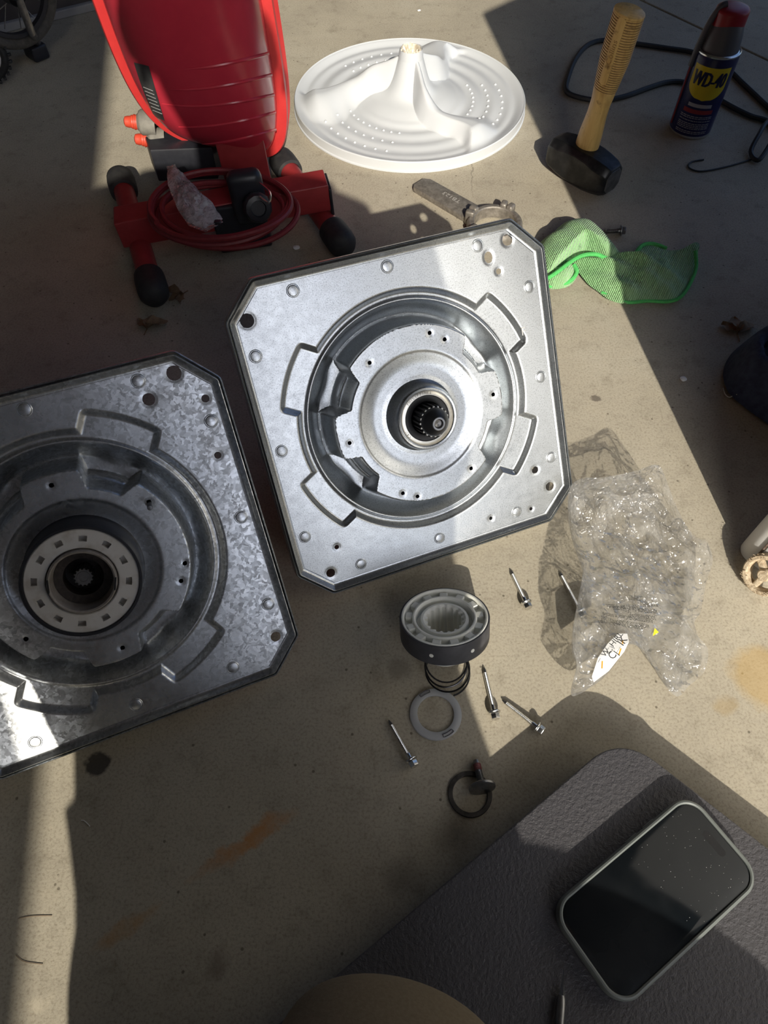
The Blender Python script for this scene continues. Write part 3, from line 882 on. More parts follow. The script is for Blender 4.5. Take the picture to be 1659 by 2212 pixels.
MB().add(V, [tuple(range(NQ))]).build('front_glass', M['phone_glass'], lamp)
# raised cooling ribs pressed into the lower back of the housing
for (x0, y0), (x1, y1), sag in (((400, 149), (578, 116), 6), ((366, 193), (585, 162), 10), ((350, 224), (590, 205), 14), ((386, 274), (593, 243), 10), ((436, 311), (594, 280), 6)):
    pts_ = []
    for t in range(17):
        s_ = t / 16
        p = on_dome(x0 + (x1 - x0) * s_, y0 + (y1 - y0) * s_ + sag * 4 * s_ * (1 - s_) * (1 - 0.4 * s_), 0.0002)
        if p is not None: pts_.append(p)
    if len(pts_) > 3: MB().tube(pts_, [0.0004 + 0.0017 * min(1, i / 4) for i in range(len(pts_))], 8).build('cooling_rib', M['red'], lamp)
# label sticker on the left flank
V = []; Fs = []
na, nb = 16, 8
for i in range(na):
    for j in range(nb):
        t, r_ = i / (na - 1), j / (nb - 1)
        xl, xr = 290 + 34 * t + 10 * t * t, 322 + 34 * t
        p = None
        for k_ in range(30):
            p = on_dome(xl + (xr - xl) * r_ + 3 * k_, 134 + 118 * t + 8 * r_, 0.0007)
            if p is not None: break
        V.append(p if p is not None else inv(LC))
for i in range(na - 1):
    for j in range(nb - 1): Fs.append((i * nb + j, i * nb + j + 1, (i + 1) * nb + j + 1, (i + 1) * nb + j))
st = MB().add(V, Fs).build('label_sticker', M['sticker'], lamp)
mb = MB()
for k in range(7):
    t = 0.45 + 0.07 * k
    pts_ = [on_dome(290 + 34 * t + 10 * t * t + 4 + 20 * i / 5, 134 + 118 * t + 8 * i / 5, 0.0011) for i in range(6)]
    pts_ = [p for p in pts_ if p is not None]
    if len(pts_) > 2: mb.tube(pts_, 0.0004, 4)
o = mb.build('printed_lines', M['sticker_print'], st); o['kind'] = 'stuff'
# two rubber-booted switches on the lower left
for (u_, v_), z_ in zip(((300, 264), (322, 302)), (0.105, 0.082)):
    p = inv(F(u_, v_, z_)); ax = Vector((-1, -0.12, 0.12)).normalized()
    mw_ = frame(p, ax.orthogonal(), ax)
    k = MB().lathe([(0.0160, -0.022), (0.0160, -0.004), (0.0140, -0.001), (0.0115, 0.000), (0.0095, 0.002), (0.009, 0.002)], 28, mw=mw_).build('switch_collar', M['grey_collar'], lamp)
    MB().lathe([(0.0092, 0.001), (0.0090, 0.004), (0.0096, 0.0045), (0.0096, 0.006), (0.0084, 0.007), (0.0086, 0.009), (0.0074, 0.0105), (0.0072, 0.014), (0.0062, 0.018), (0.003, 0.0195), (0.0001, 0.0197)], 28, mw=mw_).build('switch_boot', M['red_rubber'], k)
# dark junction box behind the switches, neck bracket, clamp
mb = MB(); c0 = inv(F(392, 338, 0.055))
mb.prism([(-0.045, 0.0), (-0.028, -0.042), (0.055, -0.036), (0.062, 0.045), (-0.03, 0.05)], -0.012, 0.035, 0.003, Matrix.Translation(c0))
mb.build('junction_box', M['black_plastic'], lamp)
nk = inv(F(528, 352, 0.085)); nw = 0.026
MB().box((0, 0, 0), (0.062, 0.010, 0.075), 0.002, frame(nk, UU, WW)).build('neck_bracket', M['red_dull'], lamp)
ck = inv(F(536, 424, 0.090))
mb = MB().box((0, 0, 0), (0.044, 0.024, 0.070), 0.010, frame(ck, UU, WW))
mb.build('pivot_clamp', M['black_plastic'], lamp)
MB().lathe([(0.016, -0.010), (0.018, -0.005), (0.018, 0.005), (0.0155, 0.009), (0.010, 0.010), (0.009, 0.007), (0.0001, 0.007)], 12, mw=frame(inv(F(556, 448, 0.092)), UU, VV + Vector((0.15, 0, 0.35)))).build('clamp_knob', M['black_plastic'], lamp)
MB().box((0, 0, 0), (0.072, 0.05, 0.07), 0.004, frame(inv(F(520, 470, 0.035)), UU, WW)).build('stand_socket', M['black_plastic'], lamp)
MB().tube(spline([inv(F(560, 395, 0.118)), inv(F(582, 415, 0.124)), inv(F(580, 438, 0.118)), inv(F(560, 425, 0.114))], 8), 0.0015, 6).build('wire_clip', M['steel'], lamp)
# stand: two skids and the square cross bar
sk = [((262, 392), (330, 625)), ((612, 352), (735, 520))]
for a, b_ in sk:
    A3, B3 = inv(F(*a, 0.022)), inv(F(*b_, 0.022))
    d = (B3 - A3).normalized()
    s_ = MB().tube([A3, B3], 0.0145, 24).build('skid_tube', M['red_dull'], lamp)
    for p, dd in ((A3, -d), (B3, d)):
        MB().lathe([(0.0150, -0.028), (0.0190, -0.027), (0.0198, -0.020), (0.0200, 0.0), (0.0190, 0.010), (0.014, 0.018), (0.006, 0.0212), (0.0001, 0.0218)], 28, mw=frame(p, dd.orthogonal(), dd)).build('rubber_foot', M['rubber'], lamp)
ca, cb = inv(F(252, 482, 0.052)), inv(F(708, 420, 0.052))
d = (cb - ca); L = d.length; d.normalize()
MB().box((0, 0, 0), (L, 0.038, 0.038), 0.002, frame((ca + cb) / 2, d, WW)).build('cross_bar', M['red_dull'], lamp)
MB().box((0, 0, 0), (0.004, 0.039, 0.039), 0.0012, frame(cb + d * 0.002, d, WW)).build('end_cap', M['black_plastic'], lamp)

# red cord, coiled round the stand
cc = F(482, 458, 0.084)
cpts = []
rg = random.Random(7)
turns = 4
for i in range(turns * 26 + 8):
    a = 2 * PI * i / 26 + 2.0
    k = i / 26
    rx = 0.084 + 0.007 * math.sin(k * 2.1) ; ry = 0.068 + 0.006 * math.cos(k * 1.7)
    ox, oy = 0.004 * math.sin(k * 3.0), 0.005 * math.cos(k * 2.3)
    tilt = 0.62
    x, y = rx * math.cos(a) + ox, ry * math.sin(a) + oy
    cpts.append(Vector((cc.x + x, cc.y + y * 0.95, cc.z + 0.0045 * k - 0.004 + 0.002 * math.sin(a * 2 + k))))
rc = MB().tube(spline(cpts, 3), 0.0036, 8).build('extension_cord', M['red_cord'])
tag(rc, 'dull red power cord coiled in loops round the foot of the red lamp', 'cord')
# small clear bag of fixings tucked into the coil
def crumple_sheet(outline, res, h, amp, seed, zbase, freq=60.0, cen=None):
    P = outline; n = len(P)
    c = cen or Vector((sum(p.x for p in P) / n, sum(p.y for p in P) / n, 0))
    V = []; Fs = []
    for i in range(res + 1):
        t = i / res
        for p in P:
            x, y = c.x + (p.x - c.x) * t, c.y + (p.y - c.y) * t
            q = Vector((x * freq, y * freq, seed))
            f1 = abs(noise.noise(q)); f2 = abs(noise.noise(q * 2.3 + Vector((7, 3, 1))))
            dom = (1 - t ** 3)
            z = zbase + h(x, y, t) + amp * (0.65 * (1 - 2.2 * f1) + 0.35 * (1 - 2.4 * f2)) * (0.25 + 0.75 * dom)
            dx = noise.noise(q + Vector((31, 0, 0))) * amp * 0.8 * (0.3 + dom); dy = noise.noise(q + Vector((0, 57, 0))) * amp * 0.8 * (0.3 + dom)
            V.append(Vector((x + dx, y + dy, max(zbase * 0.5, z))))
    for i in range(res):
        for j in range(n):
            k = (j + 1) % n
            if i == 0: Fs.append((j, n + k, n + j)) if False else Fs.append((i * n + j, i * n + k, (i + 1) * n + k, (i + 1) * n + j))
            else: Fs.append((i * n + j, i * n + k, (i + 1) * n + k, (i + 1) * n + j))
    return V, Fs
ol = [F(u, v, 0.112) for u, v in ((362, 368), (380, 362), (400, 385), (440, 430), (458, 445), (482, 480), (445, 502), (408, 488), (385, 455), (366, 410))]
ol = [ol[i].lerp(ol[(i + 1) % len(ol)], k_ / 6) for i in range(len(ol)) for k_ in range(6)]
V, Fs = crumple_sheet(ol, 18, lambda x, y, t: 0.005 * (1 - t * t), 0.0075, 2.0, 0.116, 80)
sb = empty('parts_bag', F(420, 430, 0.112))
tag(sb, 'small clear plastic bag of fixings tucked into the red cord coil', 'bag')
o_ = F(420, 430, 0.112)
MB().add([v - o_ for v in V], Fs).build('film_front', M['small_bag'], sb)
MB().add([Vector((v.x - o_.x, v.y - o_.y, 0.112 - o_.z)) for v in ol], [tuple(range(len(ol)))]).build('film_back', M['small_bag'], sb)
MB().box(F(470, 480, 0.116) - o_, (0.008, 0.006, 0.004), 0.001).build('fixing', M['black_plastic'], sb)
MB().box(F(440, 440, 0.116) - o_, (0.016, 0.007, 0.004), 0.001).build('fixing', M['bolt_steel'], sb)

# ------------------------------------------------------------------ club hammer standing on its head
h0, h1 = F(1203, 322, 0.026), F(1318, 388, 0.026)
hc = (h0 + h1) / 2; hd = (h1 - h0); hd.z = 0; hl = 0.112; hd.normalize()
ham = empty('club_hammer', (hc.x, hc.y, 0))
tag(ham, 'short club hammer standing on its black steel head, ridged yellow wooden handle upright', 'hammer')
ho = Vector((hc.x, hc.y, 0))
mw_ = frame(Vector((0, 0, 0.0265)), Vector((0, 0, 1)), hd)
def octo(hw, hh, ch):
    return [(hh, -hw + ch), (hh, hw - ch), (hh - ch, hw), (-hh + ch, hw), (-hh, hw - ch), (-hh, -hw + ch), (-hh + ch, -hw), (hh - ch, -hw)]
secs = [(-0.5, 0.0165, 0.0165, 0.0075), (-0.482, 0.0195, 0.0195, 0.0085), (-0.42, 0.0225, 0.0225, 0.009), (-0.30, 0.0245, 0.0250, 0.0095), (-0.16, 0.0240, 0.0264, 0.0075), (0, 0.0235, 0.0264, 0.0065), (0.16, 0.0240, 0.0264, 0.0075), (0.30, 0.0245, 0.0250, 0.0095), (0.42, 0.0225, 0.0225, 0.009), (0.482, 0.0195, 0.0195, 0.0085), (0.5, 0.0165, 0.0165, 0.0075)]
V = []; Fs = []
for t, hw, hh, ch in secs:
    for x, y in octo(hw, hh, ch): V.append(mw_ @ Vector((x, y, t * hl)))
for i in range(len(secs) - 1):
    for k in range(8): Fs.append((i * 8 + k, i * 8 + (k + 1) % 8, (i + 1) * 8 + (k + 1) % 8, (i + 1) * 8 + k))
Fs += [tuple(range(8)), tuple((len(secs) - 1) * 8 + k for k in range(8))]
o = MB().add(V, Fs).build('hammer_head', M['hammer'], ham)
bv = o.modifiers.new('b', 'BEVEL'); bv.width = 0.0012; bv.segments = 2; bv.limit_method = 'ANGLE'
for s_ in (-1, 1):
    MB().prism([(x * 0.97, y * 0.97) for x, y in octo(0.0165, 0.0165, 0.0075)], 0, 0.0012, 0.0003, mw_ @ Matrix.Translation((0, 0, s_ * hl / 2 - (0.0006 if s_ < 0 else 0.0006)))).build('striking_face', M['hammer_face'], ham)
hb = F(1268, 314, 0.052) - ho; ht = FY(1361, 22, (F(1268, 314, 0.052)).y - 0.012) - ho
ax = (ht - hb).normalized(); HL = (ht - hb).length
mw_ = frame(hb, hd, ax)
def oval(prof, seg=40, sx=1.16, sy=0.92):
    mb = MB().lathe(prof, seg)
    mb.v = [tuple(mw_ @ Vector((x * sx, y * sy, z))) for x, y, z in mb.v]
    return mb
pr_ = [(0.0001, -0.010), (0.0150, -0.010), (0.0155, 0.004), (0.0150, 0.02), (0.0128, HL * 0.26), (0.0126, HL * 0.36), (0.0142, HL * 0.46)]
z_ = HL * 0.47
nrid = 30; step = (HL * 0.985 - z_) / nrid
for i in range(nrid):
    g = min(1.0, i / 5)
    rad = 0.0146 + 0.0034 * min(1, i / 12)
    pr_ += [(rad - 0.0011, z_ + step * i), (rad - 0.0009, z_ + step * (i + 0.16)), (rad, z_ + step * (i + 0.34)), (rad, z_ + step * (i + 0.76)), (rad - 0.0009, z_ + step * (i + 0.93))]
pr_ += [(0.0182, HL * 0.985), (0.0180, HL * 0.995), (0.0168, HL), (0.0001, HL)]
oval(pr_).build('handle', M['wood'], ham)
# darker rings in the grip grooves and the raised plaque with its burnt lettering
mb = MB()
for i in range(nrid):
    rad = 0.0146 + 0.0034 * min(1, i / 12) - 0.0006
    mb.tube([(rad * 1.16 * math.cos(2 * PI * t / 32), rad * 0.92 * math.sin(2 * PI * t / 32), z_ + step * (i + 0.05)) for t in range(32)], 0.0006, 5, True)
mb.v = [tuple(mw_ @ Vector(p)) for p in mb.v]
o = mb.build('grip_groove', M['wood_groove'], ham); o['kind'] = 'stuff'
face = -PI / 2 + 0.15
V = []; Fs = []
pl = []
for t in range(28):
    a = 2 * PI * t / 28
    cx_, cz_ = 0.0052 * math.cos(a), 0.0052 * math.sin(a) + math.copysign(0.036, math.sin(a))
    pl.append((cx_, cz_))
pz = HL * 0.76
def on_handle(x, zz, off):
    rad = 0.0178 + off; a = face + x / rad
    return mw_ @ Vector((rad * 1.16 * math.cos(a), rad * 0.92 * math.sin(a), pz + zz))
for k, off in ((1.0, -0.002), (1.0, 0.0007), (0.86, 0.0010), (0.4, 0.0010)):
    for x, zz in pl: V.append(on_handle(x * k, zz * (k if k == 1 else k), off))
for j in range(3):
    for i in range(28): Fs.append((j * 28 + i, j * 28 + (i + 1) % 28, (j + 1) * 28 + (i + 1) % 28, (j + 1) * 28 + i))
Fs.append(tuple(3 * 28 + i for i in range(28)))
plq = MB().add(V, Fs).build('grip_plaque', M['wood'], ham)
mb = MB()
V2, F2 = text_geo('Collins', 0.0115)
mb.add([on_handle(-p.y * 0.8, p.x * 0.95, 0.0013) for p in V2], F2)
mb.build('burnt_lettering', M['wood_groove'], plq, smooth=False)

# ------------------------------------------------------------------ spray can
cp = F(1490, 281, 0.0); cp.y += 0.004
can = empty('spray_can', cp)
tag(can, 'navy and yellow aerosol spray can with a red cap standing behind the hammer', 'can')
CRAD, CH = 0.0325, 0.118
MB().lathe([(0.0001, 0.003), (0.026, 0.002), (0.0305, 0.0), (CRAD, 0.0012), (CRAD + 0.0003, 0.003), (CRAD, 0.005)], 72).build('base_rim', M['steel'], can)
MB().lathe([(CRAD, 0.005), (CRAD, CH - 0.003), (CRAD - 0.0008, CH)], 72).build('can_body', M['can_blue'], can)
MB().lathe([(CRAD - 0.0008, CH), (CRAD + 0.0002, CH + 0.001), (CRAD + 0.0002, CH + 0.0028), (CRAD - 0.001, CH + 0.004), (CRAD - 0.0025, CH + 0.0025), (0.0255, CH + 0.005)], 72).build('can_shoulder', M['steel'], can)
MB().lathe([(0.0285, CH + 0.002), (0.0275, CH + 0.012), (0.0262, CH + 0.022), (0.0235, CH + 0.034), (0.0215, CH + 0.040), (0.0001, CH + 0.041)], 56).build('nozzle_collar', M['can_nozzle'], can)
facea = math.atan2(-cp.y, -cp.x) + 0.10
def on_can(x, zz, off=0.0003):
    a = facea + x / CRAD
    return Vector(((CRAD + off) * math.cos(a), (CRAD + off) * math.sin(a), zz))
def can_patch(name, fn, mat_, nx, nz, off):
    V = []; Fs = []
    for i in range(nz + 1):
        for j in range(nx + 1):
            x, zz = fn(j / nx, i / nz); V.append(on_can(x, zz, off))
    for i in range(nz):
        for j in range(nx): Fs.append((i * (nx + 1) + j, i * (nx + 1) + j + 1, (i + 1) * (nx + 1) + j + 1, (i + 1) * (nx + 1) + j))
    return MB().add(V, Fs).build(name, mat_, can)
def shield(s_, t):
    zz = 0.060 + t * 0.047
    half = 0.0285 * (math.sqrt(max(0, 1 - ((0.42 - t) / 0.42) ** 2)) if t < 0.42 else 1.0)
    return ((s_ - 0.5) * 2 * half, zz)
can_patch('label_shield', shield, M['can_yellow'], 24, 24, 0.0003)
V2, F2 = text_geo('WD-40', 0.0188)
bmx = bmesh.new()
vs = [bmx.verts.new(p) for p in V2]
for f in F2:
    try: bmx.faces.new([vs[i] for i in f])
    except Exception: pass
bmesh.ops.triangulate(bmx, faces=bmx.faces[:])
for _ in range(2):
    bmesh.ops.subdivide_edges(bmx, edges=[e for e in bmx.edges if e.calc_length() > 0.004], cuts=1)
bmx.verts.index_update()
mb = MB()
for ox in (-0.0011, -0.0006, 0, 0.0006, 0.0011):
    mb.add([on_can(v.co.x * 0.84 + ox + v.co.y * 0.12, 0.0890 + v.co.y * 1.55, 0.0007 + ox * 0.02) for v in bmx.verts], [[v.index for v in f.verts] for f in bmx.faces])
mb.build('label_name', M['can_ink'], can, smooth=False)
bmx.free()
can_patch('label_band', lambda s_, t: ((s_ - 0.5) * 0.036, 0.0495 + t * 0.0052), M['can_white'], 14, 1, 0.0004)
can_patch('label_band', lambda s_, t: ((s_ - 0.5) * 0.046, 0.0400 + t * 0.0062), M['can_redprint'], 14, 1, 0.0004)
mb = MB()
rg = random.Random(5)
for k, zz in enumerate((0.0350, 0.0325, 0.0285, 0.0240, 0.0215, 0.0190, 0.0165, 0.0120, 0.0095)):
    x = -0.025
    while x < 0.024:
        L = rg.uniform(0.002, 0.006); x1 = min(0.025, x + L)
        mb.add([on_can(x, zz, 0.0004), on_can(x1, zz, 0.0004), on_can(x1, zz + 0.0011, 0.0004), on_can(x, zz + 0.0011, 0.0004)], [(0, 1, 2, 3)])
        x = x1 + 0.0009
o = mb.build('label_small_print', M['can_white'], can, smooth=False); o['kind'] = 'stuff'
# red dome cap with a side arm, and the straw lying down the left flank
mb = MB()
V = []; Fs = []
na, nz2 = 48, 10
for i in range(nz2 + 1):
    t = i / nz2
    for j in range(na):
        a = 2 * PI * j / na
        rx = 0.0235 * (1 - max(0, (t - 0.55) / 0.45) ** 2.2 * 0.75); 
        V.append((rx * math.cos(a), rx * 0.92 * math.sin(a), CH + 0.034 + 0.024 * math.sin(t * PI / 2)))
for i in range(nz2):
    for j in range(na): Fs.append((i * na + j, i * na + (j + 1) % na, (i + 1) * na + (j + 1) % na, (i + 1) * na + j))
Fs.append(tuple(nz2 * na + j for j in range(na)))
mb.add(V, Fs); mb.build('spray_cap', M['can_cap'], can)
left = facea - 1.15
lv = Vector((math.cos(left), math.sin(left), 0))
MB().tube(spline([lv * 0.012 + Vector((0, 0, CH + 0.060)), lv * 0.020 + Vector((0, 0, CH + 0.056)), lv * 0.028 + Vector((0, 0, CH + 0.038)), lv * 0.033 + Vector((0, 0, CH + 0.008)), lv * 0.0345 + Vector((0, 0, CH - 0.02))], 6), 0.0042, 12).build('nozzle_arm', M['can_nozzle'], can)
MB().tube([lv * 0.0345 + Vector((0, 0, CH - 0.016)), lv * 0.0342 + Vector((0, 0, 0.012))], 0.0013, 8).build('straw', M['can_redprint'], can)

# ------------------------------------------------------------------ black flat cord behind
def cord(name, px, r, z=0.006, lab=None, parent=None, mat_=None, lift=None):
    pts = [F(u, v, z + (lift[i] if lift else 0)) for i, (u, v) in enumerate(px)]
    o = MB().tube(spline(pts, 8), r, 8).build(name, mat_ or M['cord'], parent)
    if lab: tag(o, lab, 'cord')
    return o
cord('power_cord', [(1700, 300), (1659, 263), (1620, 250), (1570, 225), (1520, 195), (1478, 178), (1440, 178), (1400, 190), (1350, 208), (1300, 217), (1250, 210), (1224, 196), (1228, 165), (1245, 125), (1272, 96), (1310, 87), (1370, 94), (1440, 104), (1500, 114), (1560, 140), (1610, 185), (1660, 232), (1710, 275)], 0.0042, 0.0045, 'black rubber power cord looped on the floor behind the hammer and spray can')
cord('thin_wire', [(1700, 240), (1659, 262), (1640, 290), (1622, 328), (1640, 345), (1670, 300)], 0.0035, 0.006, 'short black cable loop on the floor at the right edge', lift=[0.01, 0.012, 0.01, 0, 0, 0.01])
cord('loose_wire', [(1622, 345), (1570, 360), (1515, 370), (1488, 362), (1494, 350), (1520, 345)], 0.0013, 0.0016, 'thin dark wire lying on the floor in front of the spray can')

# ------------------------------------------------------------------ spanner wrench behind the plate
wo = F(1000, 440, 0.0)
wr = empty('spanner_wrench', wo)
tag(wr, 'dirty grey steel ring spanner with a flat stamped handle, half hidden behind the bright plate', 'wrench')
a3, b3 = F(918, 402, 0.006) - wo, F(1022, 462, 0.006) - wo
d = (b3 - a3); d.z = 0; L = d.length; d.normalize(); nrm = Vector((-d.y, d.x, 0))
mb = MB().prism([(-0.012, -0.011), (-0.008, -0.0165), (L + 0.01, -0.0175), (L + 0.012, 0.0175), (-0.003, 0.016), (-0.012, 0.010)], 0.0, 0.009, 0.0012, frame(a3 - Vector((0, 0, 0.006)), d, (0, 0, 1)))
mb.build('handle', M['wrench'], wr)
V2, F2 = text_geo('TB123', 0.0125)
mw_ = frame(a3 + d * (L * 0.52) + nrm * 0.004 + Vector((0, 0, 0.0032)), -d, (0, 0, 1))
MB().add([mw_ @ Vector((p.x, p.y * 0.8, 0)) for p in V2], F2).build('stamped_marking', M['wrench_mark'], wr, smooth=False)
rcen = F(1068, 487, 0.009) - wo; rcen.z = 0
out = []
for i in range(72):
    a = 2 * PI * i / 72; out.append((a, 0.0395))
mb = MB(); prof = [(0.0295, 0.001), (0.0295, 0.016), (0.031, 0.0175), (0.036, 0.0175), (0.0385, 0.015), (0.0395, 0.009), (0.0385, 0.001)]
mb.lathe(prof, 72, True, Matrix.Translation(rcen))
mb.build('ring', M['wrench'], wr)
for a in (2.75, 2.45, 1.15, 0.85, 3.7, 4.0):
    c = Vector((0.037 * math.cos(a), 0.037 * math.sin(a), 0.012)) + rcen
    MB().box((0, 0, 0), (0.013, 0.0095, 0.022), 0.003, frame(c, (math.cos(a), math.sin(a), 0), (0, 0, 1))).build('lug', M['wrench'], wr)

# ------------------------------------------------------------------ green cloth
def cloth_blob(outline, res, zfun, name, parent, off):
    n = len(outline)
    c = Vector((sum(p.x for p in outline) / n, sum(p.y for p in outline) / n, 0))
    V = [Vector((c.x, c.y, zfun(c.x, c.y, 0))) - off]; Fs = []
    for i in range(1, res + 1):
        t = i / res
        for p in outline:
            x, y = c.x + (p.x - c.x) * t, c.y + (p.y - c.y) * t
            V.append(Vector((x, y, zfun(x, y, t))) - off)
    for j in range(n): Fs.append((0, 1 + j, 1 + (j + 1) % n))
    for i in range(res - 1):
        for j in range(n):
            k = (j + 1) % n
            Fs.append((1 + i * n + j, 1 + (i + 1) * n + j, 1 + (i + 1) * n + k, 1 + i * n + k))
    return MB().add(V, Fs).build(name, M['cloth'], parent)
co = F(1290, 590, 0.0)
cl = empty('cleaning_cloth', co)
tag(cl, 'crumpled green microfibre cleaning cloth on the floor beside the bright plate', 'cloth')
def zed(z0):  # outline points raised onto the folds
    return z0
oA = spline([F(u, v, 0.012) for u, v in ((1190, 505), (1215, 484), (1245, 478), (1278, 486), (1312, 515), (1338, 545), (1350, 566), (1322, 572), (1290, 560), (1262, 552), (1236, 566), (1200, 592), (1165, 612), (1150, 570), (1160, 530))], 6, True)
def zA(x, y, t):
    b = (1 - t ** 2.6)
    f = noise.noise(Vector((x * 22, y * 9, 0.3)))
    f2 = math.sin((x * 0.85 + y * 0.5) * 230 + 2 * f) * 0.0010
    return 0.010 + 0.036 * b * (1 + 0.25 * f) + f2 * b
cloth_blob(oA, 26, zA, 'upper_fold', cl, co)
oB = spline([F(u, v, 0.008) for u, v in ((1235, 560), (1290, 556), (1350, 562), (1385, 530), (1410, 526), (1450, 540), (1490, 548), (1504, 540), (1500, 580), (1492, 610), (1470, 640), (1445, 650), (1390, 648), (1350, 652), (1320, 645), (1296, 628), (1272, 610), (1248, 580))], 6, True)
lineA, lineB = F(1255, 560), F(1460, 640)
ld = (lineB - lineA).normalized()
def zB(x, y, t):
    p = Vector((x, y, 0)) - lineA
    s_ = p.dot(ld); q_ = p.cross(ld).z
    b = (1 - t ** 3)
    ridge = 0.020 * math.exp(-((q_ + 0.012) / 0.011) ** 2) + 0.012 * math.exp(-((q_ - 0.012) / 0.010) ** 2) + 0.010 * math.exp(-((q_ - 0.040) / 0.010) ** 2)
    f = noise.noise(Vector((x * 34, y * 34, 1.7)))
    g = noise.noise(Vector((x * 75, y * 75, 4.7)))
    return 0.005 + b * (0.012 + ridge * max(0.25, 1 - s_ * 3.0) + 0.008 * f + 0.003 * g) + 0.016 * math.exp(-((x - F(1490, 555).x) ** 2 + (y - F(1490, 555).y) ** 2) / 0.0004) * t
cloth_blob(oB, 30, zB, 'lower_fold', cl, co)
oC = spline([F(u, v, 0.010) for u, v in ((1165, 600), (1205, 588), (1235, 568), (1250, 580), (1240, 605), (1215, 618), (1180, 617))], 6, True)
cloth_blob(oC, 14, lambda x, y, t: 0.006 + 0.020 * (1 - t ** 2.5), 'tucked_fold', cl, co)
def hem(px, z, r=0.0028):
    MB().tube(spline([F(u, v, zz) - co for (u, v), zz in zip(px, z)], 8), r, 8).build('hem', M['hem'], cl)
hem([(1165, 612), (1200, 590), (1232, 566), (1258, 552), (1290, 550), (1330, 566), (1362, 560), (1385, 532), (1410, 527), (1440, 537)], [0.02, 0.026, 0.030, 0.030, 0.026, 0.018, 0.012, 0.008, 0.006, 0.006])
hem([(1175, 618), (1205, 617), (1232, 606), (1246, 588), (1240, 572)], [0.008, 0.008, 0.012, 0.018, 0.022])
hem([(1300, 632), (1350, 652), (1400, 650), (1444, 651), (1472, 640), (1494, 606), (1504, 575), (1502, 542)], [0.005, 0.005, 0.005, 0.006, 0.008, 0.008, 0.012, 0.022], 0.0024)

# ------------------------------------------------------------------ bolts and screws
def hex_pts(r): return [(r * math.cos(PI / 3 * i), r * math.sin(PI / 3 * i)) for i in range(6)]
def screw_parts(root, L, r, steel, tip_mat, hexr=0.0042, flange=0.0056, up=Vector((0, 0, 1))):
    """head at the origin end, shank along +x"""
    mw_ = frame((0, 0, 0), (0, 0, 1), (1, 0, 0))
    pr_ = [(r * 0.9, 0.001), (r, 0.003)]
    n = int(L * 0.74 / 0.0011); z0 = L * 0.16
    pr_.append((r, z0))
    for i in range(n):
        zz = z0 + 0.0011 * i
        pr_ += [(r * 0.84, zz), (r * 1.02, zz + 0.0005)]
    zz = z0 + 0.0011 * n
    pr_ += [(r * 0.8, zz)]
    MB().lathe(pr_, 14, mw=mw_).build('threaded_shank', steel, root)
    MB().lathe([(r * 0.8, zz), (r * 0.74, zz + 0.001), (r * 0.66, L - 0.003), (r * 0.25, L), (0.0001, L + 0.0004)], 12, mw=mw_).build('screw_tip', tip_mat, root)
    mb = MB().lathe([(r * 0.6, 0.0012), (flange, 0.0012), (flange + 0.0002, 0.0006), (flange, 0.0), (flange * 0.7, -0.0012), (0.0001, -0.0013)], 26, mw=mw_)
    mb.prism(hex_pts(hexr), -0.0058, 0.0, 0.0006, mw_)
    mb.build('hex_head', steel, root)
def screw(name, head, tip, lab, steel='steel', tipm='black_steel', r=0.0021, group=None):
    fl = 0.0056
    H = F(*head, fl); T = F(*tip, r)
    d = T - H; L = d.length
    root = empty(name, mw=frame(H, (0, 0, 1), d.normalized()) @ Matrix.Rotation(-PI / 2, 4, 'Y'))
    root.matrix_world = Matrix.Translation(H) @ frame((0, 0, 0), d.normalized(), Vector((0, 0, 1))).to_3x3().to_4x4()
    x = d.normalized(); z_ = (Vector((0, 0, 1)) - x * x.z).normalized(); y_ = z_.cross(x)
    m = Matrix.Identity(4)
    for i in range(3): m[i][0], m[i][1], m[i][2], m[i][3] = x[i], y_[i], z_[i], H[i]
    root.matrix_world = m
    screw_parts(root, L, r, M[steel], M[tipm], 0.0042, fl)
    tag(root, lab, 'screw', group)
    return root
screw('hex_screw', (1137, 1303), (1103, 1232), 'long hex-head screw in the sun between the plate and the crumpled clear bag', group='long hex screws on the concrete')
screw('hex_screw', (1255, 1322), (1209, 1236), 'long hex-head screw with its head hidden under the crumpled clear bag', group='long hex screws on the concrete')
screw('hex_screw', (1068, 1540), (1045, 1442), 'long hex-head screw to the right of the spring coils, pointing away', group='long hex screws on the concrete')
screw('hex_screw', (1162, 1572), (1085, 1512), 'long hex-head screw lying slantwise nearest the grey kneeling pad', group='long hex screws on the concrete')
screw('hex_screw', (889, 1643), (840, 1556), 'dull hex-head screw alone in the shadow left of the frosted plastic ring', 'steel', 'bolt_steel', group='long hex screws on the concrete')
# dark bolt behind the green cloth
H = F(1342, 498, 0.007); T = F(1303, 500, 0.004)
x = (T - H).normalized(); z_ = (Vector((0, 0, 1)) - x * x.z).normalized(); y_ = z_.cross(x)
m = Matrix.Identity(4)
for i in range(3): m[i][0], m[i][1], m[i][2], m[i][3] = x[i], y_[i], z_[i], H[i]
r_ = empty('short_bolt', mw=m); screw_parts(r_, (T - H).length, 0.0036, M['bolt_steel'], M['bolt_steel'], 0.0055, 0.0072)
tag(r_, 'short dark steel bolt lying in shade behind the green cloth', 'bolt')
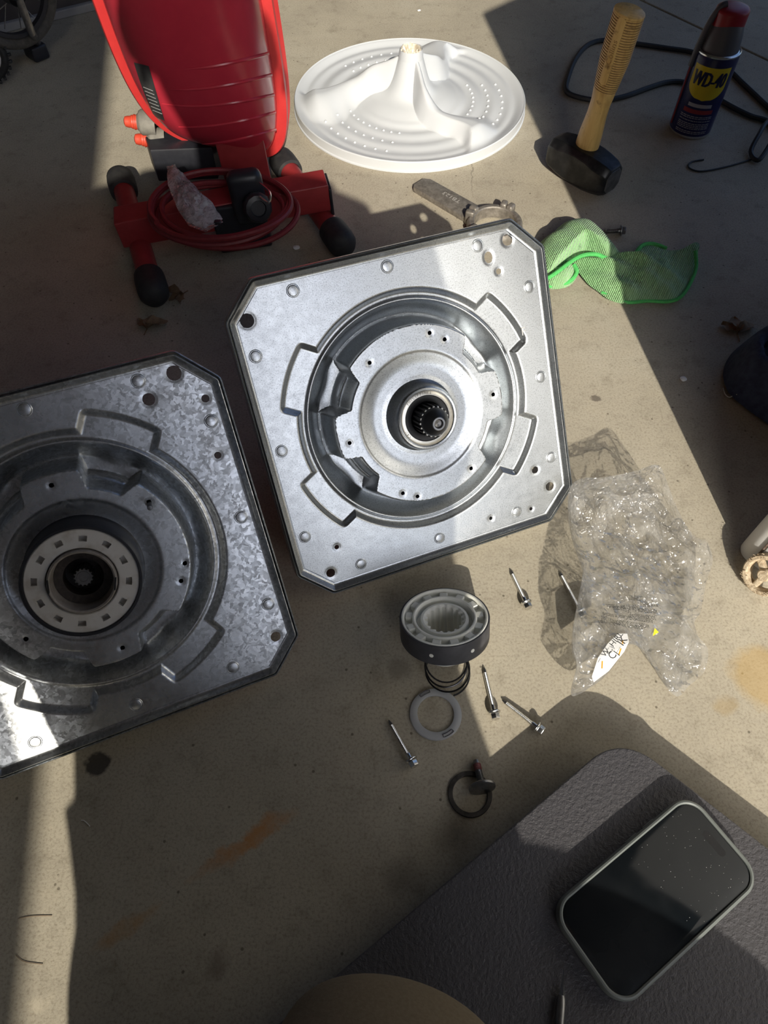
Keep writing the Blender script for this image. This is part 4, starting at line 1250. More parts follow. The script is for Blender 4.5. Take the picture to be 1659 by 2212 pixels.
# broad flat-headed bolt lying against the steel ring
hc_ = F(1041, 1698, 0.0085); tp = F(1030, 1650, 0.0030)
x = (tp - hc_).normalized(); 
sb_o = empty('flange_bolt', mw=frame(hc_, x.orthogonal(), x))
tag(sb_o, 'black broad-headed bolt with red thread compound, lying on the dark steel ring', 'bolt')
MB().lathe([(0.0001, -0.0028), (0.0100, -0.0028), (0.0114, -0.0022), (0.0117, -0.0006), (0.0112, 0.0), (0.0032, 0.0004)], 44).build('bolt_head', M['bolt_steel'], sb_o)
L = 0.0235
pr_ = [(0.0030, 0.0)]
for i in range(11): pr_ += [(0.0027, 0.003 + i * 0.001), (0.0032, 0.0035 + i * 0.001)]
MB().lathe(pr_ + [(0.0028, 0.0142)], 16).build('threaded_shank', M['bolt_steel'], sb_o)
pr_ = []
for i in range(6): pr_ += [(0.0029, 0.0142 + i * 0.001), (0.0034, 0.0147 + i * 0.001)]
MB().lathe(pr_ + [(0.0029, 0.0202)], 16).build('thread_compound', M['threadlock'], sb_o)
MB().lathe([(0.0028, 0.0202), (0.0029, 0.0212), (0.0024, L), (0.0001, L)], 16).build('bolt_tip', M['bolt_steel'], sb_o)
rg = random.Random(11); mb = MB()
for i in range(46):
    a_, b_ = rg.gauss(0, 1), rg.gauss(0, 1)
    p = Vector((0.0032 * a_ + 0.0005, 0.0022 * b_, -0.00285))
    if p.xy.length < 0.0105: mb.box(p, (0.0005, 0.0004, 0.0003))
o = mb.build('scratched_flecks', M['steel'], sb_o, smooth=False); o['kind'] = 'stuff'
# dark retaining ring
rc_ = F(1015, 1716, 0)
mb = MB().lathe([(0.0148, 0.0002), (0.0148, 0.0018), (0.0153, 0.0022), (0.0184, 0.0022), (0.0189, 0.0018), (0.0189, 0.0002)], 72, True)
o = mb.build('retaining_ring', M['ring_steel'], loc=rc_)
tag(o, 'flat dark steel retaining ring on the shaded concrete under the broad-headed bolt', 'ring')
# frosted plastic ring with two clips
pc = F(941, 1543, 0)
pw = empty('plastic_washer', pc)
tag(pw, 'frosted clear plastic washer ring with two clip slots, in front of the spring coils', 'washer')
MB().lathe([(0.0166, 0.0012), (0.0166, 0.0026), (0.0172, 0.003), (0.0215, 0.003), (0.0232, 0.0022), (0.0238, 0.0004), (0.0166, 0.0004)], 96, True).build('ring_body', M['washer'], pw)
for a in (2.05, -1.05):
    pts = []
    for k in range(9):
        t = a + (k / 8 - 0.5) * 0.48; pts.append(Vector((0.0222 * math.cos(t), 0.0222 * math.sin(t), 0.0033)))
    for k in range(9):
        t = a - (k / 8 - 0.5) * 0.48; pts.append(Vector((0.0196 * math.cos(t), 0.0196 * math.sin(t), 0.0036)))
    MB().tube(pts, 0.0004, 6, True).build('clip_slot', M['can_nozzle'], pw)
# spring: loose coils leaning against the cam ring
sc = F(964, 1449, 0.004)
pts = []
for i in range(3 * 48 + 10):
    a = 2 * PI * i / 48 - 1.3
    k = i / 48
    R_ = 0.0212 - 0.0008 * k
    pts.append(Vector((sc.x + R_ * math.cos(a) + 0.0012 * math.sin(k * 2), sc.y + R_ * math.sin(a) * 0.97 + 0.0026 * k - 0.003, 0.0016 + 0.0042 * k * 0.8 + 0.016 * (math.sin(a) * 0.5 + 0.5) * (0.2 + k * 0.3))))
o = MB().tube(pts, 0.00085, 8).build('coil_spring', M['spring'])
tag(o, 'thin dark wire spring of a few loose coils, propped against the black-banded cam ring', 'spring')

# ------------------------------------------------------------------ loose cam ring, tipped up on its hub
TI = math.radians(25.5)
cn = Vector((-0.06, math.sin(TI), math.cos(TI))).normalized()
ct = F(960, 1331, 0.0415)
CR, CB = 0.0405, 0.0215
cam_mw = frame(ct, (1, 0, 0.06), cn)
cr = empty('cam_ring', mw=cam_mw)
tag(cr, 'ivory plastic cam ring in a dark grey band, tipped up before the bright plate', 'cam ring')
MB().lathe([(CR - 0.0007, 0.0), (CR + 0.0007, 0.0), (CR + 0.0010, -0.001), (CR + 0.0010, -CB), (CR - 0.0007, -CB)], 96, True).build('outer_band', M['cam_band'], cr)
mb = MB().lathe([(CR - 0.0008, -CB + 0.001), (CR - 0.0008, 0.0004), (CR - 0.0014, 0.0008), (CR - 0.0026, 0.0006), (CR - 0.0032, -0.001), (CR - 0.0040, -0.0055), (0.0345, -0.0065), (0.0300, -0.0065)], 96)
mb.lathe([(0.0300, -0.0065), (0.0298, -0.0012), (0.0290, 0.0), (0.0278, 0.0), (0.0268, -0.0010), (0.0262, -0.010), (0.0225, -0.0105), (0.0222, -0.0030), (0.0216, -0.0022), (0.0196, -0.0022)], 96)
mb.lathe([(CR - 0.0008, -CB + 0.001), (0.026, -CB + 0.001)], 96)
mb.build('cam_body', M['white_plastic'], cr)
NB = 13
bk = MB().box((0, 0, 0), (0.0062, 0.0078, 0.0062), 0.0008)
bme = mesh_np('cam_tooth', bk.v, bk.f)
for i in range(NB):
    a = 2 * PI * i / NB + 0.10
    m = frame((0.0328 * math.cos(a), 0.0328 * math.sin(a), -0.0045), (math.cos(a), math.sin(a), 0), (0, 0, 1))
    link('cam_tooth', bme, M['white_plastic'] if i == 0 else None, cr, smooth=False, mw=m)
# splined hub passing right through
teeth = 16; V = []; Fs = []
prof_in = []
for i in range(teeth):
    for t, rr_ in ((0.0, 0.0182), (0.2, 0.0178), (0.42, 0.0158), (0.58, 0.0158), (0.8, 0.0178)):
        a = 2 * PI * (i + t) / teeth; prof_in.append((math.cos(a), math.sin(a), rr_))
n = len(prof_in)
zs = (-0.0022, -0.0042, -0.042)
for c, s_, rr_ in prof_in: V.append((0.0196 * c, 0.0196 * s_, -0.0022))
for zz in zs[1:]:
    for c, s_, rr_ in prof_in: V.append((rr_ * c, rr_ * s_, zz))
for j in range(2):
    for i in range(n): Fs.append((j * n + i, j * n + (i + 1) % n, (j + 1) * n + (i + 1) % n, (j + 1) * n + i))
mb = MB().add(V, Fs)
mb.lathe([(0.0182, -0.042), (0.0220, -0.042), (0.0222, -0.040), (0.0222, -CB + 0.001)], 80)
mb.build('splined_hub', M['white_plastic'], cr)
for a in (-1.90, -0.98):
    m = frame(((CR + 0.0011) * math.cos(a), (CR + 0.0011) * math.sin(a), -0.0110), (0, 0, 1), (math.cos(a), math.sin(a), 0))
    MB().lathe([(0.0020, -0.0004), (0.0019, 0.0002), (0.0001, 0.0003)], 20, mw=m).build('band_rivet', M['white_plastic'], cr)

# ------------------------------------------------------------------ crumpled clear bag
bz = [((1228, 1062), .050), ((1250, 1036), .052), ((1310, 1030), .055), ((1370, 1018), .060), ((1421, 1004), .064), ((1440, 1040), .050), ((1458, 1085), .036), ((1478, 1128), .026), ((1500, 1160), .020), ((1526, 1172), .024), ((1539, 1210), .018), ((1526, 1260), .012), ((1514, 1320), .010), ((1500, 1345), .012), ((1512, 1385), .012), ((1530, 1405), .008), ((1522, 1450), .005), ((1490, 1480), .004), ((1460, 1503), .004), ((1415, 1448), .006), ((1388, 1402), .018), ((1360, 1392), .026), ((1345, 1412), .028), ((1310, 1458), .030), ((1275, 1485), .036), ((1240, 1504), .042), ((1234, 1490), .044), ((1246, 1440), .046), ((1236, 1400), .048), ((1240, 1340), .052), ((1252, 1280), .052), ((1262, 1200), .050), ((1246, 1150), .050), ((1232, 1100), .050)]
pts = spline([F(u, v, z_) for (u, v), z_ in bz], 7, True)
bcen = F(1355, 1250, 0.045)
bo = Vector((bcen.x, bcen.y, 0))
bag = empty('plastic_bag', bo)
tag(bag, 'crumpled clear plastic bag with printed warnings and a torn white label, on the concrete', 'bag')
fold_px = [((1250, 1040), (1330, 1180), .012), ((1330, 1180), (1390, 1360), .020), ((1300, 1085), (1450, 1090), .016), ((1300, 1085), (1270, 1150), .016), ((1345, 1370), (1250, 1480), .014), ((1345, 1370), (1455, 1450), .018), ((1262, 1200), (1300, 1080), .012), ((1450, 1180), (1360, 1200), .012), ((1330, 1180), (1460, 1300), .010), ((1500, 1180), (1480, 1400), .012), ((1240, 1380), (1320, 1330), .014), ((1290, 1120), (1320, 1300), .008), ((1420, 1080), (1400, 1180), .01), ((1480, 1130), (1500, 1300), .008), ((1280, 1420), (1330, 1300), .010)]
folds = [(F(*a, .05), F(*b_, .05), h) for a, b_, h in fold_px]
def fold_h(x, y):
    z = 0
    for A, B, h in folds:
        ax_, ay_ = B.x - A.x, B.y - A.y
        t = max(0, min(1, ((x - A.x) * ax_ + (y - A.y) * ay_) / (ax_ * ax_ + ay_ * ay_)))
        dd = math.hypot(x - A.x - ax_ * t, y - A.y - ay_ * t)
        z += h * max(0, 1 - dd / 0.016) ** 1.5
    return z
TXT = F(1362, 1322, .05)
def _h(i, j, seed):
    n_ = math.sin(i * 127.1 + j * 311.7 + seed * 74.7) * 43758.5453
    return n_ - math.floor(n_)
def facet(x, y, size, seed, rot):
    """flat triangular facets with sharp creases between them, 0..1"""
    c_, s_ = math.cos(rot), math.sin(rot)
    u, v = (x * c_ - y * s_) / size, (x * s_ + y * c_) / size
    u += 0.35 * noise.noise(Vector((u * 0.5, v * 0.5, seed))); v += 0.35 * noise.noise(Vector((u * 0.5, v * 0.5, seed + 9)))
    v = v / 0.866; u = u - v * 0.5
    i, j = math.floor(u), math.floor(v); fu, fv = u - i, v - j
    if fu + fv < 1: return _h(i, j, seed) * (1 - fu - fv) + _h(i + 1, j, seed) * fu + _h(i, j + 1, seed) * fv
    return _h(i + 1, j + 1, seed) * (fu + fv - 1) + _h(i, j + 1, seed) * (1 - fu) + _h(i + 1, j, seed) * (1 - fv)
def bag_z(x, y, t, zedge):
    k = 0.35 + 0.65 * (1 - t ** 4)
    z0 = zedge * t ** 1.2 + (0.034) * (1 - t ** 1.2)
    f_ = 0.020 * (facet(x, y, 0.036, 1, 0.4) - 0.5) + 0.011 * (facet(x, y, 0.016, 2, 1.3) - 0.5) + 0.0045 * (facet(x, y, 0.006, 3, 2.2) - 0.5)
    calm = 1 - 0.88 * math.exp(-(((x - TXT.x) / 0.040) ** 2 + ((y - TXT.y) / 0.022) ** 2) ** 2)   # the printed panel lies smooth
    return max(0.003, z0 + calm * (k * f_ + fold_h(x, y) * (1 - t ** 6) * 0.8))
def bag_sheet(res, low):
    n = len(pts); V = []; Fs = []
    for i in range(res + 1):
        t = i / res
        for p in pts:
            x, y = bcen.x + (p.x - bcen.x) * t, bcen.y + (p.y - bcen.y) * t
            if low:
                q = Vector((x * 40, y * 40, 9.1))
                z = max(0.0008, p.z * t ** 7 + (1 - t ** 4) * (0.0035 + 0.006 * noise.noise(q)))
            else: z = bag_z(x, y, t, p.z)
            V.append(Vector((x - bo.x, y - bo.y, z)))
    for i in range(res):
        for j in range(n):
            k = (j + 1) % n
            Fs.append((i * n + j, i * n + k, (i + 1) * n + k, (i + 1) * n + j))
    return MB().add(V, Fs)
bag_sheet(90, False).build('upper_film', M['bag'], bag)
bag_sheet(24, True).build('lower_film', M['bag'], bag)
def on_bag(x, y):
    """height of the upper film above floor point x, y"""
    v = Vector((x - bcen.x, y - bcen.y, 0)); best = None
    a = math.atan2(v.y, v.x)
    bestp = min(pts, key=lambda p: abs((math.atan2(p.y - bcen.y, p.x - bcen.x) - a + PI) % (2 * PI) - PI))
    R_ = math.hypot(bestp.x - bcen.x, bestp.y - bcen.y)
    t = min(1.0, v.length / R_)
    return bag_z(x, y, t, bestp.z)
def smooth_bag(x, y, rad=0.004):
    return max(on_bag(x + i * rad, y + j * rad) for i in (-1, 0, 1) for j in (-1, 0, 1))
def print_on_bag(body, px0, px1, size, mat_, name='printed_line', curve=0.0):
    """text running from pixel px0 to px1 (reading direction)"""
    A, B = F(*px0, .05), F(*px1, .05); d = (B - A); L = d.length; d.normalize(); nn = Vector((-d.y, d.x, 0))
    V2, F2 = text_geo(body, size * 1.25, 'LEFT')
    wmax = max(p.x for p in V2); k = L / wmax
    V = []
    zz = [max(smooth_bag(q.x, q.y, 0.003), smooth_bag(q.x, q.y, 0.006)) + 0.0012 for q in (A, A.lerp(B, 0.33), A.lerp(B, 0.67), B)]
    for p in V2:
        s_ = min(max(p.x / wmax, 0), 1); i_ = min(int(s_ * 3), 2); f_ = s_ * 3 - i_
        q = A + d * (p.x * k) + nn * (p.y + curve * 4 * s_ * (1 - s_))
        V.append(Vector((q.x - bo.x, q.y - bo.y, zz[i_] * (1 - f_) + zz[i_ + 1] * f_)))
    o = MB().add(V, F2).build(name, mat_, bag, smooth=False)
    return o
lines = [('www.P65Warnings.ca.gov', (1433, 1296), (1360, 1291), 0.0042),
         ('ADVERTENCIA: Cancer y dano reproductivo', (1433, 1304), (1310, 1308), 0.0052),
         ('DE CALIFORNIA', (1372, 1308), (1326, 1310), 0.0048),
         ('SOCKSWarnings.ca.gov', (1433, 1314), (1366, 1320), 0.0048),
         ('AVERTISSEMENT: Cancer et anomalies', (1428, 1320), (1300, 1330), 0.0046),
         ('ARGUMENTS DE LA CALIFORNIE SEULEMENT', (1420, 1331), (1290, 1343), 0.0048),
         ('reproductive harm www.P65Warnings.ca', (1405, 1338), (1285, 1354), 0.0040)]
for b_, p0, p1, sz in lines: print_on_bag(b_, p0, p1, sz, M['ink'], curve=-0.002)
# warning triangle
tri = [F(1437, 1346, .05), F(1430, 1338, .05), F(1444, 1335, .05)]
def drape(P, mat_, name, off=0.0016):
    V = [Vector((p.x - bo.x, p.y - bo.y, smooth_bag(p.x, p.y, 0.002) + off)) for p in P]
    return MB().add(V, [tuple(range(len(P)))]).build(name, mat_, bag, smooth=False)
tr = drape([F(u, v, .05) for u, v in ((1431, 1349), (1434, 1333), (1444, 1341))], M['yellow_ink'], 'warning_triangle')
# torn white label showing at the open lower edge
lab = [F(u, v, .036) for u, v in ((1348, 1378), (1352, 1395), (1345, 1412), (1310, 1456), (1278, 1480), (1272, 1470), (1278, 1440), (1300, 1408), (1325, 1382))]
lcen = sum(lab, Vector((0, 0, 0))) / len(lab)
V = [Vector((p.x - bo.x, p.y - bo.y, smooth_bag(p.x, p.y, 0.004) + 0.0015)) for p in [lcen] + lab]
lb = MB().add(V, [(0, i + 1, (i + 1) % len(lab) + 1) for i in range(len(lab))]).build('torn_label', M['paper'], bag)
def lab_z(x, y): return smooth_bag(x, y, 0.005) + 0.0026
def label_text(body, p0, p1, size, m_, name):
    A, B = F(*p0, .037), F(*p1, .037); d = (B - A); L = d.length; d.normalize(); nn = Vector((-d.y, d.x, 0))
    V2, F2 = text_geo(body, size, 'LEFT'); wmax = max(p.x for p in V2); k = L / wmax
    zc = max(lab_z(A.x, A.y), lab_z(B.x, B.y), lab_z((A.x + B.x) / 2, (A.y + B.y) / 2))
    V = []
    for p in V2:
        q = A + d * (p.x * k) + nn * p.y; V.append(Vector((q.x - bo.x, q.y - bo.y, zc)))
    MB().add(V, F2).build(name, m_, lb, smooth=False)
label_text('W  HIRL', (1288, 1437), (1327, 1388), 0.0065, M['ink'], 'printed_name')
label_text('Cj   IK', (1305, 1440), (1336, 1396), 0.0095, M['ink'], 'printed_name')
for p0, p1 in (((1288, 1460), (1289, 1444)), ((1329, 1425), (1334, 1410)), ((1338, 1400), (1338, 1392))):
    A, B = F(*p0, .04), F(*p1, .04); d = (B - A).normalized(); nn = Vector((-d.y, d.x, 0)) * 0.0006
    zc = max(lab_z(A.x, A.y), lab_z(B.x, B.y))
    MB().add([Vector((q.x - bo.x, q.y - bo.y, zc)) for q in (A - nn, B - nn, B + nn, A + nn)], [(0, 1, 2, 3)]).build('orange_stroke', M['orange_ink'], lb, smooth=False)

# ------------------------------------------------------------------ kneeling pad, phone, pick
PZ = 0.040
e0, e1 = F(1310, 1612, PZ), F(640, 2180, PZ)
l_d = (e1 - e0).normalized(); f0, f1 = F(1440, 1662, PZ), F(1659, 1832, PZ); r_d = (f1 - f0).normalized()
# corner where the two edges meet
den = l_d.x * r_d.y - l_d.y * r_d.x
k = ((f0.x - e0.x) * r_d.y - (f0.y - e0.y) * r_d.x) / den
cn_ = e0 + l_d * k; cn_.z = 0
LP, LQ = 0.40, 0.30
corners = [cn_, cn_ + r_d * LQ, cn_ + r_d * LQ + l_d * LP, cn_ + l_d * LP]
out = []
for i in range(4):
    a, b_, c_ = corners[i - 1], corners[i], corners[(i + 1) % 4]
    R_ = 0.036
    p0 = b_ + (a - b_).normalized() * R_; p1 = b_ + (c_ - b_).normalized() * R_
    for t in range(13):
        s_ = t / 12; q = p0 * (1 - s_) ** 2 + b_ * 2 * s_ * (1 - s_) * 1.0 + p1 * s_ * s_; out.append(q)
po = (corners[0] + corners[2]) / 2
pad = empty('kneeling_pad', (po.x, po.y, 0))
tag(pad, 'thick charcoal foam kneeling pad with a rounded corner, at the lower right', 'pad')
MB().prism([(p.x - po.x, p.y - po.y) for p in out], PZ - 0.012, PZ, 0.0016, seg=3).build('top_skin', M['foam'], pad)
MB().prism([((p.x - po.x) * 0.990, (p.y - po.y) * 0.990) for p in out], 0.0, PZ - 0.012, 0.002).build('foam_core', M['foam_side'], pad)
ph = [F(u, v, 0.0545) for u, v in ((1490, 1703), (1655, 1900), (1345, 2195), (1178, 1963))]
pcn = sum(ph, Vector((0, 0, 0))) / 4; pcn.z = PZ + 0.0003
py = ((ph[0] - ph[3]) + (ph[1] - ph[2])).normalized()       # long axis towards the top
pyx = ((ph[1] - ph[0]) + (ph[2] - ph[3])); px_ = (pyx - py * pyx.dot(py)).normalized()
pl_ = ((ph[0] - ph[3]).length + (ph[1] - ph[2]).length) / 2; pw_ = ((ph[1] - ph[0]).length + (ph[2] - ph[3]).length) / 2
pm = Matrix.Identity(4)
for i in range(3): pm[i][0], pm[i][1], pm[i][2], pm[i][3] = px_[i], py[i], (0, 0, 1)[i], pcn[i]
pho = empty('smartphone', mw=pm)
tag(pho, 'dark smartphone in a grey-green case, lying screen up on the kneeling pad', 'phone')
def rrect(w_, h_, r, n=10):
    o_ = []
    for cx_, cy_, a0 in ((w_ / 2 - r, h_ / 2 - r, 0), (-w_ / 2 + r, h_ / 2 - r, PI / 2), (-w_ / 2 + r, -h_ / 2 + r, PI), (w_ / 2 - r, -h_ / 2 + r, 1.5 * PI)):
        for i in range(n + 1): o_.append((cx_ + r * math.cos(a0 + PI / 2 * i / n), cy_ + r * math.sin(a0 + PI / 2 * i / n)))
    return o_
def ring_sweep(prof, w_, h_, r):
    V = []; Fs = []; n = None
    for off, z in prof:
        P = rrect(w_ + 2 * off, h_ + 2 * off, r + off, 10); n = len(P)
        V += [(x, y, z) for x, y in P]
    m = len(prof)
    for k in range(m - 1):
        for i in range(n): Fs.append((k * n + i, k * n + (i + 1) % n, (k + 1) * n + (i + 1) % n, (k + 1) * n + i))
    return MB().add(V, Fs)
w_, h_, r_c = pw_ - 0.002, pl_ - 0.002, 0.0175
cs = ring_sweep([(-0.0034, 0.0132), (-0.0032, 0.0142), (-0.0022, 0.0148), (-0.0010, 0.0144), (0, 0.0126), (0.0002, 0.009), (0, 0.0050), (-0.001, 0.0034), (-0.003, 0.0028)], w_, h_, r_c)
cs.add([(x, y, 0.0028) for x, y in rrect(w_ - 0.006, h_ - 0.006, r_c - 0.003)], [tuple(range(44))])
cs.build('phone_case', M['phone_case'], pho)
MB().prism(rrect(w_ - 0.0066, h_ - 0.0066, r_c - 0.0033), 0.004, 0.0134, 0.0006).build('screen', M['phone_glass'], pho)
MB().prism(rrect(0.0205, 0.0058, 0.0028, 6), 0.0134, 0.01345).add([], []).build('camera_island', M['seal'], pho, loc=(0, h_ / 2 - 0.0125, 0))
MB().prism(rrect(0.034, 0.034, 0.008, 6), 0.0, 0.0032, 0.0006).build('lens_bump', M['phone_case'], pho, loc=(0.014, h_ / 2 - 0.0215, 0))
for k, yy in enumerate((0.012, 0.030)):
    MB().box((0, 0, 0), (0.0012, 0.012, 0.003), 0.0005).build('side_button', M['phone_case'], pho, loc=(-w_ / 2 - 0.0003, yy, 0.009))
rg = random.Random(4); mb = MB()
for i in range(70):
    x_, y_2 = rg.uniform(-w_ / 2 + 0.006, w_ / 2 - 0.006), rg.triangular(-h_ * 0.1, h_ / 2 - 0.006, h_ * 0.28)
    s_ = rg.uniform(0.0001, 0.00032)
    mb.box((x_, y_2, 0.0135), (s_, s_, 0.0001))
o = mb.build('dust_specks', M['speck'], pho, smooth=False); o['kind'] = 'stuff'
# sharp pick lying on the pad, pointing away
T = F(1218, 2090, PZ + 0.004); B = F(1205, 2260, PZ + 0.006)
x = (T - B).normalized(); pk = empty('steel_pick', mw=frame(B, x.orthogonal(), x)); Lk = (T - B).length
tag(pk, 'slim steel pick with a sharp flat point, lying on the kneeling pad below the phone', 'tool')
MB().lathe([(0.0032, -0.02), (0.0032, Lk * 0.50), (0.0029, Lk * 0.60), (0.0024, Lk * 0.635), (0.0001, Lk * 0.636)], 20).build('barrel', M['bolt_steel'], pk)
mb = MB(); V = [(-0.0019, -0.0006, Lk * 0.62), (0.0019, -0.0006, Lk * 0.62), (0.0019, 0.0006, Lk * 0.62), (-0.0019, 0.0006, Lk * 0.62), (0, 0, Lk)]
mb.add(V, [(0, 1, 4), (1, 2, 4), (2, 3, 4), (3, 0, 4), (3, 2, 1, 0)]); mb.build('blade_point', M['steel'], pk, smooth=False)

# ------------------------------------------------------------------ things at the right edge
# blue fabric bag slumped in the shade
fo = F(1640, 830, 0.0)
fb = empty('fabric_bag', fo)
tag(fb, 'dark blue fabric bag lying open in the shade at the right edge', 'bag')
ol = spline([F(u, v, 0.01) for u, v in ((1566, 800), (1580, 762), (1610, 735), (1660, 708), (1740, 690), (1800, 760), (1800, 900), (1740, 950), (1659, 905), (1610, 870), (1578, 840))], 6, True)
n = len(ol); c = F(1690, 815, 0.01)
V = []; Fs = []
res = 20
for i in range(res + 1):
    t = i / res
    for p in ol:
        x, y = c.x + (p.x - c.x) * t, c.y + (p.y - c.y) * t
        f = noise.noise(Vector((x * 60, y * 60, 2.0))) * 0.006 + noise.noise(Vector((x * 150, y * 110, 5.0))) * 0.003
        z = 0.004 + 0.05 * math.sin(min(1.0, (1 - t) / 0.35) * PI / 2) * (1 - 0.85 * float(sstep(0.62, 0.45, np.array(t)))) + f * (1 - t ** 5)
        V.append(Vector((x, y, max(0.002, z))) - fo)
for i in range(res):
    for j in range(n):
        k = (j + 1) % n; Fs.append((i * n + j, i * n + k, (i + 1) * n + k, (i + 1) * n + j))
MB().add(V, Fs).build('bag_body', M['denim'], fb)
MB().tube([c + (p - c) * 0.55 + Vector((0, 0, 0.030 + 0.003 * math.sin(i))) - fo for i, p in enumerate(ol)], 0.0025, 6, True).build('zip_edge', M['denim_dark'], fb)
MB().tube(spline([F(1562, 838, 0.001) - fo, F(1567, 852, 0.002) - fo, F(1576, 858, 0.003) - fo, F(1586, 853, 0.006) - fo, F(1592, 852, 0.010) - fo], 6), 0.0006, 6).build('loose_thread', M['thread'], fb)
# dry leaves
def leaf(px, label, seed, s_=0.02):
    r_ = random.Random(seed); o_ = F(*px, 0.0)
    root = empty('dry_leaf', o_); tag(root, label, 'leaf', 'dry leaves on the floor')
    a0 = r_.uniform(0, 6.28)
    for k in range(3):
        a = a0 + k * 0.9 - 0.9
        V = []; Fs = []
        L = s_ * r_.uniform(0.8, 1.3); n_ = 8
        for i in range(n_ + 1):
            t = i / n_
            wd = 0.30 * L * math.sin(PI * (0.06 + 0.9 * t)) * (1 + 0.25 * r_.uniform(-1, 1))
            for q_ in (-1, -0.5, 0, 0.5, 1):
                x_, y_ = t * L, q_ * wd
                zz = 0.0012 + abs(q_) * 0.0035 * (1 + math.sin(t * 5 + k)) + 0.003 * math.sin(t * PI)
                V.append((x_ * math.cos(a) - y_ * math.sin(a), x_ * math.sin(a) + y_ * math.cos(a), zz))
        for i in range(n_):
            for q_ in range(4): Fs.append((i * 5 + q_, i * 5 + q_ + 1, i * 5 + q_ + 6, i * 5 + q_ + 5))
        MB().add(V, Fs).build('leaf_lobe', M['leaf'], root)
    MB().tube([(0, 0, 0.001), (-s_ * 0.5 * math.cos(a0), -s_ * 0.5 * math.sin(a0), 0.0015)], 0.0007, 6).build('leaf_stalk', M['leaf'], root)
leaf((1592, 722), 'curled dry brown leaf on the floor beside the blue fabric bag', 3, 0.028)
leaf((392, 638), 'dry brown leaf close beside the front left rubber foot of the red lamp', 5, 0.022)
leaf((318, 712), 'dry brown leaf on the floor just beyond the old mottled plate', 8, 0.022)

# white washer cabinet standing on its side beyond the right edge
wc = F(1592, 1196, 0.0)
wd_ = Vector((0.80, -0.28, 0)).normalized()     # along its near face
cabz = 0.70
cab_o = Vector((0.362, 0.354, 0))
fx = Vector((0.67, -0.74, 0)).normalized(); fy = Vector((-fx.y, fx.x, 0))
cab = empty('washer_cabinet', mw=frame(cab_o, fx, (0, 0, 1)))
tag(cab, 'white enamelled washing machine cabinet with a dusty wheel low down, at the right edge', 'washing machine')
def rr2(w0, w1, d0, d1, r, n=8):
    o_ = []
    for cx_, cy_, a0 in ((w1 - r, d1 - r, 0), (w0 + r, d1 - r, PI / 2), (w0 + r, d0 + r, PI), (w1 - r, d0 + r, 1.5 * PI)):
        for i in range(n + 1): o_.append((cx_ + r * math.cos(a0 + PI / 2 * i / n), cy_ + r * math.sin(a0 + PI / 2 * i / n)))
    return o_
MB().prism(rr2(0.0, 0.70, 0.0, 0.60, 0.014), 0.0, 0.757, 0.003).build('cabinet_shell', M['enamel'], cab)
MB().prism(rr2(0.020, 0.66, -0.003, 0.0, 0.0012), 0.010, 0.74, 0.001).build('service_panel', M['enamel'], cab)
MB().box((0.0185, -0.0012, 0.36), (0.0022, 0.003, 0.70), 0.0006).build('rust_seam', M['enamel_rust'], cab)
MB().lathe([(0.0068, 0.0), (0.0068, 0.0006), (0.0001, 0.0006)], 24, mw=frame((0.048, -0.0031, 0.044), (1, 0, 0), (0, -1, 0))).build('bolt_hole', M['seal'], cab)
hub_c = Vector((0.036, -0.014, 0.021))
wm = frame(hub_c, (1, 0, 0), Vector((-0.18, -0.86, 0.5)))
mb = MB().lathe([(0.0150, -0.004), (0.0150, 0.005), (0.0165, 0.008), (0.0195, 0.008), (0.0212, 0.005), (0.0212, -0.004)], 40, True, wm)
rg = random.Random(2)
wheel = mb.build('dusty_wheel', M['dusty'], cab)
for k in range(3):
    a = 2 * PI * k / 3 + 0.5
    MB().box((0.010, 0, 0.001), (0.014, 0.0060, 0.008), 0.0015, wm @ Matrix.Rotation(a, 4, 'Z')).build('spoke', M['dusty'], wheel)
MB().lathe([(0.0062, -0.004), (0.0065, 0.006), (0.0050, 0.009), (0.0001, 0.009)], 24, mw=wm).build('wheel_hub', M['dusty'], wheel)
mb = MB()
for i in range(150):
    a = rg.uniform(0, 2 * PI); r_ = rg.uniform(0.0165, 0.0213)
    p = wm @ Vector((r_ * math.cos(a), r_ * math.sin(a), 0.007)); q = p + Vector((rg.uniform(-1, 1), rg.uniform(-1.2, 0), rg.uniform(0, 1))) * 0.0022
    mb.tube([p, q], 0.00025, 4)
o = mb.build('lint_fluff', M['dusty'], wheel); o['kind'] = 'stuff'

# ------------------------------------------------------------------ bicycle at the upper left
bk_c = F(52, 80, 0.0)
bike = empty('bicycle', F(60, 110, 0))
bof = F(60, 110, 0)
tag(bike, 'small dark bicycle against the back wall in the upper left corner', 'bicycle')
WR = 0.074
wy = 1.30
bot = FY(55, 84, wy)
wn_ = Vector((0.72, -0.69, 0)).normalized()       # axle: the wheel is seen nearly edge-on
wm = frame(bot + Vector((0, 0, WR - 0.004)) - bof, (0, 0, 1), wn_)
MB().lathe([(WR + 0.0085 * math.cos(a), 0.0085 * math.sin(a)) for a in np.linspace(0, 2 * PI, 14, endpoint=False)], 90, True, wm).build('tyre', M['tyre'], bike)
MB().lathe([(WR - 0.009, -0.006), (WR - 0.009, 0.006), (WR - 0.015, 0.005), (WR - 0.015, -0.005)], 90, True, wm).build('wheel_rim', M['black_plastic'], bike)
MB().lathe([(0.014, -0.03), (0.016, -0.01), (0.016, 0.01), (0.014, 0.03)], 20, mw=wm).build('wheel_hub', M['black_plastic'], bike)
for k in range(12):
    a = 2 * PI * k / 12
    MB().tube([wm @ Vector((0.015 * math.cos(a + .3), 0.015 * math.sin(a + .3), 0.01 * (-1) ** k)), wm @ Vector(((WR - 0.02) * math.cos(a), (WR - 0.02) * math.sin(a), 0))], 0.0009, 5).build('spoke', M['bolt_steel'], bike)
